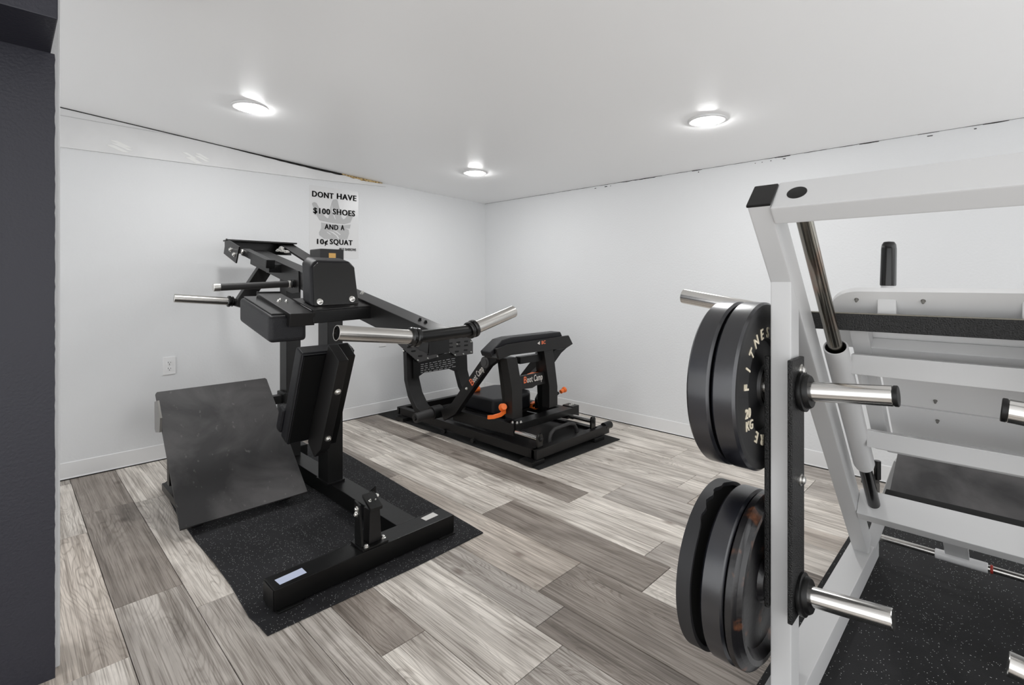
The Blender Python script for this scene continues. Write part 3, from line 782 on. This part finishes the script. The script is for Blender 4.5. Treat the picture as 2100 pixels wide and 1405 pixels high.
# ------------------------------------------------------------------ white leg press / hack machine on the right
lp = thing('leg_press_machine', 'white steel leg press machine with inclined chrome guide rods', 'gym machine', (1.95, 0.093, MT))
YM = 0.186
DI = V((0.677, 0, -0.736)); NI = V((0.736, 0, 0.677))
def mir(p): return V((p[0], YM-p[1], p[2]))
def both(f):
    for mfun in (lambda p: V(p), mir): f(mfun)
def side(mf):
    A = mf((1.24, 0.425, 0.046)); B = mf((2.60, 0.425, 0.046))
    bar('base_beam', 'white', lp, A, B, 0.080, 0.079, (0, 1, 0), 0.004)
    po = bar('upright_post', 'white', lp, mf((1.455, 0.419, 0.086)), mf((1.455, 0.419, 1.19)), 0.070, 0.0505, (1, 0, 0), 0.005)
    r0 = V(mf((1.285, 0.419, 1.374)))
    ra = bar('inclined_rail', 'white', lp, r0, r0+DI*1.735, 0.052, 0.080, (0, 1, 0), 0.005)
    bm = BM(); add_bar(bm, r0-DI*0.006, r0+DI*0.001, 0.055, 0.083, (0, 1, 0)); bevel(bm, 0.003); obj('end_cap', bm, 'plastic', ra, lab='black plastic end cap')
    for ya, xa, wa in ((0.387, 1.435, 0.105), (0.4515, 1.455, 0.082)):
        bar('weight_bracket', 'texture', lp, mf((xa, ya, 0.31)), mf((xa, ya, 0.972)), wa, 0.012, (1, 0, 0), 0.003, lab='black bolted weight bracket')
    for z in (0.94, 0.655):
        bolt(po, mf((1.455, 0.381, z)), mf((0, -1, 0))-mf((0, 0, 0)), 0.011)
    for z, tz in ((0.886, 0.904), (0.362, 0.385)):
        p0, p1 = mf((1.45, 0.381, z)), mf((1.45, 0.187, tz))
        pg = tube('weight_peg', 'chrome', lp, p0, p1, 0.0245)
        bm = BM(); add_lathe(bm, p0, p1-p0, [(0.0245, 0), (0.050, 0), (0.052, 0.004), (0.052, 0.012), (0.044, 0.014), (0.044, 0.02), (0.040, 0.026), (0.0245, 0.026)], 32); obj('collar', bm, 'plastic', pg)
        if z > 0.5:
            tube('end_cap', 'plastic', pg, p1, p1+(p1-p0)*0.05, 0.0245)
        q0, q1 = mf((1.45, 0.457, z)), mf((1.45, 0.640, z+0.008))
        tube('weight_peg', 'chrome', lp, q0, q1, 0.0245)
both(side)
# top crossbar and lower crossmember, turned square to the rods
DC = V((0.70, 0, 0.714))
ct = V((1.304, 0, 1.357))
tb = bar('top_crossbar', 'white', lp, ct+V((0, 0.393, 0)), ct+V((0, YM-0.393, 0)), 0.098, 0.050, DC, 0.005)
nrm = V((-0.714, 0, 0.70))
for y in (0.345, YM-0.345):
    bm = BM(); add_lathe(bm, ct+V((0, y, 0))+nrm*0.0245, nrm, [(0, 0), (0.021, 0), (0.021, 0.0015), (0.019, 0.0025), (0, 0.003)], 28); obj('plug', bm, 'plastic', tb)
cm = V((2.2425, 0, 0.3425))
lc = bar('lower_crossmember', 'white', lp, cm+V((0, 0.393, 0)), cm+V((0, YM-0.393, 0)), 0.10, 0.050, DC, 0.005)
RS = V((1.31, 0, 1.357))
def rodp(t, y): return RS+DI*t+V((0, y, 0))
for y in (0.345, YM-0.345):
    tube('guide_rod', 'rod', lp, rodp(0.035, y), rodp(1.20, y), 0.0180)
    tube('bumper_sleeve', 'gloss', lp, rodp(1.08, y), rodp(1.355, y), 0.0195, lab='black bumper sleeve')
    # sled sleeve riding on the rod
    bm = BM(); add_lathe(bm, rodp(0.505, y), DI, [(0.0195, 0.06), (0.025, 0.06), (0.0265, 0.0), (0.030, 0.0), (0.0305, 0.002), (0.0305, 0.585), (0.027, 0.600), (0.0195, 0.600)], 32)
    s = obj('sled_sleeve', bm, 'white', lp)
    bm = BM(); add_lathe(bm, rodp(0.507, y), DI, [(0.0192, 0.05), (0.0255, 0.05), (0.026, 0.001), (0.0245, 0.001), (0.0235, 0.048), (0.0192, 0.048)], 28); obj('bore', bm, 'bore', s)
def cross(name, m, x, z0, z1, dep, ya, b=0.003, **k):
    return box(name, m, lp, (x, x+dep, YM-ya, ya, z0, z1), b, **k)
cross('sled_crossbar', 'white', 1.705, 0.905, 0.962, 0.026, 0.318)
cross('sled_crossbar', 'white', 1.926, 0.645, 0.698, 0.026, 0.318)
# backboard of the sled
B0 = V((1.66, 0, 1.142))
def bb(s, y, o=0.0): return B0+DI*s+NI*o+V((0, y, 0))
def board_outline(y0, s0, s1, rad, n=8):
    pts = []
    for k in range(n+1):
        t = math.pi/2*k/n
        pts.append((s0+rad-rad*math.sin(t), y0-rad+rad*math.cos(t)))
    for k in range(n+1):
        t = math.pi/2*k/n
        pts.append((s0+rad-rad*math.cos(t), YM-y0+rad-rad*math.sin(t)))
    return pts+[(s1, YM-y0), (s1, y0)]
ub = prism('shoulder_board', 'panel', lp, [bb(s, y) for s, y in board_outline(0.368, 0.0, 0.235, 0.075)], NI*0.016, 0.001)
mbd = prism('back_board', 'panel', lp, [bb(0.20, 0.278, 0.017), bb(0.20, YM-0.278, 0.017), bb(0.515, YM-0.278, 0.017), bb(0.515, 0.278, 0.017)], NI*0.014, 0.001)
lbd = prism('back_board', 'panel', lp, [bb(0.522, 0.278, 0.017), bb(0.522, YM-0.278, 0.017), bb(0.70, YM-0.278, 0.017), bb(0.70, 0.278, 0.017)], NI*0.014, 0.001)
prism('seam_shade_strip', 'gap', lbd, [bb(0.50, 0.27, 0.0315), bb(0.50, YM-0.27, 0.0315), bb(0.54, YM-0.27, 0.0315), bb(0.54, 0.27, 0.0315)], NI*0.003, 0, smooth=False)  # dark backing added behind the open seam, keeps light from showing through
for (s, y, o, pr_) in ((0.03, 0.30, 0.0, ub), (0.03, 0.155, 0.0, ub), (0.47, 0.155, 0.017, mbd), (0.57, 0.155, 0.017, lbd)):
    bolt(pr_, bb(s, y, o), -NI, 0.0036, 'greysteel', 'screw')
for y in (0.300, YM-0.300):
    bar('sled_upright', 'white', lp, bb(0.10, y, -0.024), bb(0.70, y, -0.024), 0.045, 0.044, (0, 1, 0))
    prism('sled_bracket', 'white', lp, [bb(0.26, y, -0.045), bb(0.36, y, -0.045), rodp(0.72, 0)+V((0, y, 0)), rodp(0.60, 0)+V((0, y, 0))], (0, 0.008 if y > 0.1 else -0.008, 0), 0.001)
bar('sled_tie', 'white', lp, bb(0.205, 0.29, -0.022), bb(0.205, YM-0.29, -0.022), 0.045, 0.04, DI)
bar('sled_tie', 'white', lp, bb(0.262, 0.28, -0.004), bb(0.262, YM-0.28, -0.004), 0.03, 0.02, DI)
bar('sled_foot_tie', 'white', lp, bb(0.69, 0.29, -0.022), bb(0.69, YM-0.29, -0.022), 0.045, 0.04, DI)
# loading beam of the sled with its angled sleeves and the hand grips
lb = box('loading_beam', 'texture', lp, (1.640, 1.676, YM-0.452, 0.452, 1.034, 1.0805), 0.003, lab='black textured loading beam')
box('beam_top', 'olive', lb, (1.642, 1.674, YM-0.450, 0.450, 1.0805, 1.0825), 0.0005)
for mf in (lambda p: V(p), mir):
    tube('sled_weight_sleeve', 'chrome', lp, mf((1.658, 0.440, 1.062)), mf((1.658, 0.800, 1.119)), 0.0250)
    hd = mf((1.694, 0.232, 1.08))
    hs = bar('grip_stub', 'white', lp, hd+V((0, 0, -0.02)), hd+V((0, 0, 0.055)), 0.042, 0.03, (0, 1, 0))
    tube('neck', 'white', hs, hd+V((0, 0, 0.05)), hd+V((0, -0.001, 0.085)), 0.0155)
    bm = BM(); add_lathe(bm, hd+V((0, -0.001, 0.078)), (0, -0.02, 1), [(0, 0), (0.0175, 0), (0.0185, 0.003), (0.0175, 0.10), (0.016, 0.112), (0.012, 0.119), (0, 0.121)], 20)
    obj('hand_grip', bm, 'gloss', lp, lab='black rubber hand grip')
# footplate
ft = prism('footplate', 'scuff', lp, [(2.285, 0.309, 0.386), (2.285, YM-0.309, 0.386), (2.70, YM-0.309, 0.590), (2.70, 0.309, 0.590)], (0.009, 0, -0.018), 0.002, lab='scuffed dark rubber footplate')
prism('lip', 'plastic', ft, [(2.272, 0.322, 0.385), (2.272, YM-0.322, 0.385), (2.292, YM-0.318, 0.404), (2.292, 0.318, 0.404)], (0.01, 0, -0.012), 0.003)
for mf in (lambda p: V(p), mir):
    bar('footplate_strut', 'white', lp, mf((2.50, 0.30, 0.455)), mf((2.52, 0.40, 0.083)), 0.04, 0.04, (1, 0, 0))
    bar('footplate_strut', 'white', lp, mf((2.30, 0.285, 0.372)), mf((2.68, 0.285, 0.557)), 0.03, 0.03, (0, 1, 0))
    prism('gusset', 'white', lp, [mf((2.16, 0.40, 0.43)), mf((2.25, 0.40, 0.38)), mf((2.20, 0.40, 0.34))], mf((0, 0.01, 0))-mf((0, 0, 0)), 0.001)
    ca = bar('safety_catch', 'plastic', lp, mf((2.215, 0.372, 0.445)), mf((2.325, 0.352, 0.420)), 0.022, 0.030, (0, 1, 0))
    tube('knob', 'gloss', ca, mf((2.295, 0.345, 0.43)), mf((2.295, 0.345, 0.500)), 0.0115)
    prism('hook', 'matte', ca, [mf((2.25, 0.358, 0.425)), mf((2.33, 0.352, 0.405)), mf((2.32, 0.352, 0.355)), mf((2.28, 0.355, 0.335))], (0, -0.01, 0), 0.001)
tube('stop_rod', 'brushed', lp, (2.56, 0.39, 0.108), (2.56, YM-0.39, 0.108), 0.0125)
ss = tube('rod_sleeve', 'white', lp, (2.56, 0.200, 0.108), (2.56, 0.050, 0.108), 0.0185)
prism('hanger', 'white', ss, [(2.55, 0.17, 0.12), (2.55, 0.10, 0.12), (2.30, 0.10, 0.33), (2.30, 0.17, 0.33)], (0.01, 0, 0.004), 0.001)
tube('ring', 'red', ss, (2.56, 0.044, 0.108), (2.56, 0.036, 0.108), 0.0155)

# ------------------------------------------------------------------ weight plates on the outer pegs
def plate(yf, yb, z, R, kind, label):
    x = 1.45
    T = yb-yf
    t = thing('weight_plate', label, 'weight plate', (x, (yf+yb)/2, z), 'weight plates on the leg press')
    c = V((x, yf, z)); ax = (0, 1, 0)
    hole = 0.0250
    if kind == 'bumper':
        prof = [(R-0.006, 0.0), (R, 0.006), (R, T-0.006), (R-0.006, T), (R-0.03, T), (R-0.036, T-0.006), (0.10, T-0.006), (0.095, T), (hole, T), (hole, 0.0)]
        bm = BM(); add_lathe(bm, c, ax, prof, 72); obj('rim', bm, 'bumper', t)
        fpz = [(hole+0.0002, 0.003), (0.046, 0.003), (0.052, -0.002), (0.056, 0.006), (0.088, 0.014), (0.122, 0.014), (0.128, 0.002), (R-0.028, 0.002), (R-0.020, -0.001), (R-0.006, -0.0001), (R-0.006, 0.01), (hole+0.0002, 0.02)]
        bm = BM(); add_lathe(bm, c, ax, fpz, 72); obj('face', bm, 'bumper_face', t)
        bm = BM(); add_lathe(bm, c, ax, [(hole+0.0003, -0.002), (0.044, -0.002), (0.044, 0.004), (hole+0.0003, 0.004)], 40); obj('hub_ring', bm, 'brushed', t)
    elif kind == 'iron':
        prof = [(R-0.012, 0.003), (R-0.003, 0.008), (R, 0.012), (R, T-0.003), (R-0.004, T), (hole, T), (hole, -0.004), (0.05, -0.004), (0.06, 0.008), (R-0.055, 0.012), (R-0.035, -0.006), (R-0.022, -0.006), (R-0.012, 0.003)]
        bm = BM(); add_lathe(bm, c, ax, prof, 72); obj('casting', bm, 'iron', t)
    else:
        # thin plate whose worn rubber lip is torn along its upper edge
        bm = BM(); add_lathe(bm, c, ax, [(hole, T*0.45), (R-0.012, T*0.45), (R-0.012, T-0.002), (hole, T-0.002), (hole, T*0.45)], 72); obj('disc', bm, 'gap', t)
        bm = BM(); seg = 120; r_ = random.Random(4)
        A, B, C_, D = [], [], [], []
        for k in range(seg):
            a = 2*math.pi*k/seg
            top = max(0.0, math.cos((a-1.9)*2.8)) if 1.35 < a < 2.42 else 0
            cut = (0.011+0.005*math.sin(a*26))*top + 0.0004*math.sin(a*9)
            d = V((math.cos(a), 0, math.sin(a)))
            A.append(bm.verts.new(c+d*R+V((0, max(0.0, cut), 0)))); B.append(bm.verts.new(c+d*R+V((0, T, 0))))
            C_.append(bm.verts.new(c+d*(R-0.011)+V((0, T, 0)))); D.append(bm.verts.new(c+d*(R-0.011)+V((0, max(0.0, cut)+0.001, 0))))
        for k in range(seg):
            j = (k+1) % seg
            for P, Q in ((A, B), (B, C_), (C_, D), (D, A)):
                face(bm, [P[k], P[j], Q[j], Q[k]])
        obj('rubber_lip', bm, 'flatplate', t)
    return t
p1 = plate(0.4635, 0.5205, 0.888, 0.225, 'bumper', 'glossy black bumper plate with cream lettering on the upper peg')
plate(0.5270, 0.5850, 0.888, 0.225, 'bumper', 'plain black bumper plate behind the lettered one on the upper peg')
plate(0.4600, 0.4890, 0.364, 0.225, 'iron', 'rusty cast iron plate, foremost on the lower peg')
plate(0.4930, 0.5500, 0.364, 0.225, 'bumper', 'smooth black bumper plate in the middle of the lower peg')
plate(0.5740, 0.6110, 0.364, 0.225, 'torn', 'dull black plate with torn rubber lip, rearmost on the lower peg')
pc = V((1.45, 0.4635-0.0005+0.0018, 0.888))
def ring_text(s, a0, step, r, size):
    bm = BM()
    for k, chx in enumerate(s):
        a = math.radians(a0-step*k)
        out = V((math.cos(a), 0, math.sin(a)))
        run = V((math.sin(a), 0, -math.cos(a)))
        if chx != ' ':
            put_text(bm, chx, size, pc+out*r, run, out, bold=0.0006, depth=0.0016)
    obj('lettering', bm, 'cream', p1, smooth=False)
ring_text('FITNESS', 174, 18, 0.142, 0.040)
ring_text('SIGNATURE', 24, 18, 0.142, 0.040)
for s, dz, xo in (('20', -0.052, -0.132), ('KG', -0.084, -0.122)):
    bm = BM(); put_text(bm, s, 0.034, pc+V((xo, 0, dz)), (1, 0, 0), (0, 0, 1), bold=0.0006, depth=0.0016)
    obj('lettering', bm, 'cream', p1, smooth=False)

# ------------------------------------------------------------------ hip thrust machine in the corner
ht = thing('hip_thrust_machine', 'black hip thrust machine with low seat and orange knobs in the corner', 'gym machine', (2.75, 2.9, MT))
# base frame
for x in (2.40, 3.06):
    bar('base_rail', 'matte', ht, (x, 2.14, 0.066), (x, 3.70, 0.066), 0.05, 0.060, (1, 0, 0))
fb = bar('base_front', 'matte', ht, (2.375, 2.145, 0.066), (3.19, 2.145, 0.066), 0.05, 0.060, (0, 1, 0))
tube('end_knob', 'plastic', fb, (3.15, 2.145, 0.085), (3.235, 2.145, 0.085), 0.028)
bar('base_back', 'matte', ht, (2.375, 3.70, 0.066), (3.085, 3.70, 0.066), 0.05, 0.060, (0, 1, 0))
box('base_deck', 'matte', ht, (2.425, 3.035, 2.17, 2.62, 0.070, 0.078), 0.001)
for x, y in ((2.38, 2.16), (3.05, 2.16), (2.38, 3.60), (3.05, 3.60)):
    box('foot_pad', 'plastic', ht, (x-0.06, x+0.06, y-0.05, y+0.06, MT, 0.036), 0.004)
for y in (2.72, 3.05):
    tube('floor_spool', 'plastic', ht, (2.374, y, 0.030), (2.350, y, 0.030), 0.016)
# carriage: side beams, front bar
for x in (2.445, 3.03):
    bar('carriage_beam', 'matte', ht, (x, 2.37, 0.166), (x, 3.02, 0.148), 0.055, 0.082, (1, 0, 0))
    gr = tube('guide_rod', 'chrome', ht, (x-0.01, 2.36, 0.152), (x-0.01, 2.155, 0.150), 0.0165)
    rb = prism('rod_bracket', 'gloss', ht, [(x-0.036, 2.142, 0.096), (x+0.016, 2.142, 0.096), (x+0.016, 2.142, 0.168), (x+0.004, 2.142, 0.184), (x-0.024, 2.142, 0.184), (x-0.036, 2.142, 0.168)], (0, 0.016, 0), 0.003)
    bolt(rb, (x-0.01, 2.141, 0.152), (0, -1, 0), 0.012, 'plastic')
fbar = bar('front_bar', 'black', ht, (2.43, 2.40, 0.182), (3.12, 2.40, 0.182), 0.10, 0.048, (0, 1, 0))
box('bar_block', 'matte', fbar, (3.055, 3.135, 2.36, 2.46, 0.115, 0.212), 0.003)
for k in ((2.455, 2.372), (2.485, 2.365), (2.44, 2.40)):
    bolt(fbar, (k[0], k[1], 0.207), (0, 0, 1), 0.008)
for k in (3.07, 3.09, 3.11):
    bolt(fbar, (k, 2.40, 0.212), (0, 0, 1), 0.006)
# uprights of the back rest
def upright(pts):
    bm = BM(); n = len(pts)//2
    add_prism(bm, pts, (0, 0.07, 0)); bevel(bm, 0.003)
    return obj('upright', bm, 'matte', ht)
YU = 2.39
P = lambda u, v: sy(u, v, YU)
upright([P(1051, 859), P(1071.5, 855.5), P(1071, 797), P(1060, 733), P(1039, 736), P(1050, 800)])
upright([P(1126.5, 837), P(1143.5, 832), P(1143.5, 793), P(1134.5, 716), P(1115.5, 719), P(1126.5, 793)])
# rear pair of uprights, a little behind
for (ua, va), (ub_, vb_) in (((1044, 852), (1030, 738)), ((1113, 838), (1107, 722))):
    bar('rear_upright', 'black', ht, sy(ua, va, 2.50), sy(ub_, vb_, 2.48), 0.05, 0.05, (1, 0, 0))
cb = prism('name_bar', 'matte', ht, [sy(u, v, 2.42) for u, v in ((1066, 772), (1118, 762), (1120, 786), (1100, 791), (1092, 796), (1068, 799))], (0, 0.02, 0), 0.003)
bm = BM(); p = sy(1097, 776, 2.4185); put_text(bm, 'oot Camp', 0.066, p, sy(1116, 772, 2.4185)-sy(1074, 781, 2.4185), (0, 0, 1), bold=0.0008, width=0.165); obj('lettering', bm, 'whiteink', cb, smooth=False)
bm = BM(); p = sy(1077, 780, 2.4185); put_text(bm, 'B', 0.066, p, sy(1116, 772, 2.4185)-sy(1074, 781, 2.4185), (0, 0, 1), bold=0.001, width=0.032); obj('monogram', bm, 'orangeink', cb, smooth=False)
bar('top_tube', 'black', ht, sy(1062, 739, 2.45), sy(1114, 731, 2.45), 0.05, 0.05, (0, 1, 0))
# back rest tray and pad
tray = [(1018, 716), (1043, 706), (1166.5, 688), (1175, 705.5), (1162, 714), (1049, 728.5), (1024, 738)]
tr_ = prism('backrest_tray', 'matte', ht, [sy(u, v, 2.36) for u, v in tray], (0, 0.02, 0), 0.003)
prism('tray_floor', 'matte', tr_, [sy(u, v, 2.36) for u, v in ((1024, 737.5), (1049, 728), (1162, 713.5), (1161, 712), (1049, 726), (1023, 735))], (0, 0.14, 0), 0.001)
prism('end_gusset', 'black', tr_, [sy(u, v, 2.40) for u, v in ((1136, 719), (1162, 713.5), (1165, 711), (1151, 724), (1137, 744), (1134, 738))], (0, 0.10, 0), 0.001)
prism('pad', 'vinyl', tr_, [sy(u, v, 2.385) for u, v in ((1009, 734), (1005, 723), (1030, 697.5), (1048, 692), (1150, 680.5), (1155, 692), (1043, 706), (1020, 716))], (0, 0.10, 0), 0.010, 3)
bm = BM(); p = sy(1111, 703, 2.3592)
put_text(bm, 'BC', 0.034, p+V((0.02, 0, 0)), (1, 0, 0.01), (0, 0, 1), bold=0.001); obj('badge', bm, 'orangeink', tr_, smooth=False)
bm = BM(); add_prism(bm, [p+V((-0.045, 0, 0)), p+V((-0.02, 0, 0.013)), p+V((-0.022, 0, -0.013))], (0, 0.0006, 0)); obj('arrow', bm, 'whiteink', tr_, smooth=False)
# swing levers with the belt roller
for dx in (0.0, 0.60):
    X = 2.36+dx
    pts = [sx(u, v, 2.36)+V((dx, 0, 0)) for u, v in ((1019, 728), (1001, 742), (960, 800), (934, 838), (912, 851))]
    bm = BM(); add_strip(bm, pts, 0.05, 0.082, (1, 0, 0)); bevel(bm, 0.004); lv = obj('swing_lever', bm, 'matte', ht)
    q = pts[1]
    bm = BM(); add_lathe(bm, q+V((-0.025, 0, 0)), (-1, 0, 0), [(0, 0), (0.040, 0), (0.040, 0.008), (0.026, 0.010), (0.026, 0.016), (0, 0.016)], 24); obj('pivot_boss', bm, 'platform', lv)
    if dx == 0:
        A, B = sx(966, 786, 2.332), sx(990, 754, 2.332)
        xd = B-A; yd = V((0, 0.7, 0.6)) if xd.z > 0 else V((0, 0, 1))
        bm = BM(); put_text(bm, 'oot Camp', 0.064, A+(B-A)*0.58, xd, (0, 0, 1), bold=0.0008, width=(B-A).length*0.82); obj('lettering', bm, 'whiteink', lv, smooth=False)
        bm = BM(); put_text(bm, 'B', 0.070, A+(B-A)*0.06, xd, (0, 0, 1), bold=0.001); obj('monogram', bm, 'orangeink', lv, smooth=False)
        bolt(lv, sx(957, 797, 2.332), (-1, 0, 0), 0.007)
    e0 = pts[-1]
    if dx == 0:
        rl = tube('belt_roller', 'grip', ht, (2.15, 3.13, 0.152), (2.335, 3.13, 0.165), 0.036)
        tube('collar', 'plastic', rl, (2.30, 3.13, 0.163), (2.345, 3.13, 0.166), 0.050)
        tube('roller_end', 'plastic', rl, (2.138, 3.13, 0.151), (2.152, 3.13, 0.152), 0.018)
    tube('hub', 'plastic', ht, (2.33+dx, 3.13, 0.165), (2.385+dx, 3.13, 0.165), 0.05)
# seat
se = [sz(u, v, 0.27) for u, v in ((962, 812), (975, 795), (1005, 792), (1046, 800), (1046, 815), (1030, 821), (1000, 823), (970, 821))]
se = [(2.50, 2.66), (2.50, 2.98), (2.56, 3.05), (2.88, 3.05), (2.94, 2.98), (2.94, 2.70), (2.86, 2.62), (2.58, 2.62)]
bm = BM(); add_prism(bm, [(x, y, 0.195) for x, y in se], (0, 0, 0.115)); bevel(bm, 0.022, 4); seat = obj('seat', bm, 'vinyl', ht)
prism('seat_board', 'matte', seat, [(x*0.98+0.054, y*0.98+0.057, 0.18) for x, y in se], (0, 0, 0.015), 0.001)
bar('seat_post', 'black', ht, (2.72, 2.85, 0.09), (2.72, 2.85, 0.182), 0.1, 0.1, (1, 0, 0))
bar('seat_beam', 'black', ht, (2.45, 2.85, 0.125), (3.03, 2.85, 0.125), 0.08, 0.05, (0, 1, 0))
tube('seat_pin', 'red', seat, (2.60, 2.615, 0.185), (2.64, 2.61, 0.185), 0.012)
# orange fittings
ol = BM(); add_strip(ol, [sy(u, v, 2.46) for u, v in ((1001, 856), (1012, 855), (1026, 851), (1037, 843), (1046, 834), (1046, 826))], 0.016, 0.026, (0, 1, 0)); bevel(ol, 0.003)
ol = obj('release_lever', ol, 'orange', ht, lab='orange curved release lever')
tube('hub', 'orange', ol, sy(1030, 836, 2.47), sy(1034, 834, 2.44), 0.028, 0.022)
for u, v, y in ((975, 801, 2.95), (1153, 803, 2.62)):
    c = sy(u, v, y)
    bm = BM(); add_lathe(bm, c+V((-0.02, 0, 0)), (1, -0.1, 0.3), [(0, 0), (0.016, 0), (0.017, 0.03), (0.022, 0.034), (0.024, 0.05), (0.018, 0.056), (0, 0.056)], 18); obj('adjuster_knob', bm, 'orange', ht, lab='orange adjuster knob')
c = sy(1142, 806, 2.60)
tube('knob_arm', 'black', ht, c+V((-0.12, 0.02, -0.08)), c+V((0.02, 0, 0)), 0.012)
bm = BM(); add_strip(bm, [sy(u, v, 2.66) for u, v in ((1104, 826), (1096, 825), (1089, 829), (1088, 835), (1095, 838), (1104, 835))], 0.03, 0.012, (0, 1, 0)); bevel(bm, 0.002); obj('belt_hook', bm, 'orange', ht, lab='orange belt hook')
bm = BM(); add_strip(bm, [sy(u, v, 2.50) for u, v in ((1086, 771), (1094, 768), (1104, 765.5), (1109, 767))], 0.05, 0.022, (0, 1, 0)); bevel(bm, 0.003); obj('strap_buckle', bm, 'orange', ht, lab='orange strap buckle')
bm = BM(); add_strip(bm, [sy(u, v, 2.52) for u, v in ((1090, 768), (1106, 752), (1114, 738))], 0.04, 0.012, (0, 1, 0)); obj('strap', bm, 'black', ht)
prism('hook_plate', 'gloss', ht, [sy(u, v, 2.55) for u, v in ((1099, 838), (1099, 818), (1104, 808), (1112, 804), (1124, 803), (1124, 838))], (0, 0.012, 0), 0.002)
# front carry handle
bm = BM(); add_pipe(bm, [sy(u, v, 2.21) for u, v in ((1127, 912), (1127, 898), (1130, 889), (1137, 880), (1168, 868.5), (1177, 870), (1182, 879), (1183, 893))], 0.013, 12); obj('carry_handle', bm, 'grip', ht)
# foot platform at the far end
def curve_up(x, side_w):
    pts = [(x, 3.62, 0.66), (x, 3.60, 0.34), (x, 3.55, 0.22), (x, 3.46, 0.12), (x, 3.36, 0.075)]
    bm = BM(); add_strip(bm, pts, side_w, 0.05, (1, 0, 0)); bevel(bm, 0.003)
    o = obj('curved_upright', bm, 'matte', ht)
    bm = BM(); add_strip(bm, [(p[0], p[1]-0.0262, p[2]-0.012) for p in pts[1:]], side_w*0.55, 0.004, (1, 0, 0)); obj('tread', bm, 'texture', o)
for x in (2.44, 2.98):
    curve_up(x, 0.12)
foot_pts = [(816, 705), (824, 692), (898, 684), (962, 689), (970, 702.5), (970, 725.5), (935, 731), (913, 714), (898, 715), (898, 732.5), (859, 743.5)]
fpt = prism('foot_platform', 'platform', ht, [sy(u, v, 3.54) for u, v in foot_pts], (0, 0.012, 0), 0.001)
bm = BM()
for rows in ([(840, 712), (856, 709), (848, 720), (865, 717), (862, 730), (880, 727)], [(905, 697), (920, 695), (936, 693), (952, 691), (909, 706), (924, 704), (940, 702), (956, 700), (925, 712), (940, 710), (956, 708), (937, 721), (955, 718)]):
    for u, v in rows:
        q = sy(u, v, 3.5385)
        add_bar(bm, q+V((-0.022, 0, 0)), q+V((0.022, 0, 0)), 0.004, 0.014, (0, 1, 0))
bevel(bm, 0.0015, 1); gr_ = obj('grip_ridges', bm, 'plastic', fpt); gr_['kind'] = 'stuff'
for u, v in ((827, 720), (857, 739), (877, 735), (897, 731), (911, 710), (933, 728), (950, 726), (966, 722), (966, 701), (937, 706)):
    bolt(fpt, sy(u, v, 3.5385), (0, -1, 0), 0.005)
ip = prism('info_panel', 'plastic', ht, [sy(u, v, 3.56) for u, v in ((848, 738), (930, 722), (942, 728), (941, 760), (932, 761.5), (921, 756.5), (869, 765), (855, 775), (848, 776))], (0, 0.01, 0), 0.001)
bm = BM(); rr = random.Random(9)
for row in range(5):
    u = 863
    while u < 928:
        L_ = rr.uniform(4, 9); v = 748+row*4.2-(u-863)*0.19
        q0, q1 = sy(u, v, 3.5585), sy(u+L_, v-L_*0.19, 3.5585)
        add_bar(bm, q0, q1, 0.0008, 0.0042, (0, 1, 0)); u += L_+rr.uniform(2, 4)
obj('small_print', bm, 'greyink', ip, smooth=False)
bar('platform_tube', 'black', ht, (2.72, 3.60, 0.45), (2.72, 3.60, 0.62), 0.10, 0.05, (1, 0, 0))
bar('platform_tie', 'black', ht, (2.38, 3.615, 0.60), (3.04, 3.615, 0.60), 0.06, 0.04, (0, 0, 1))
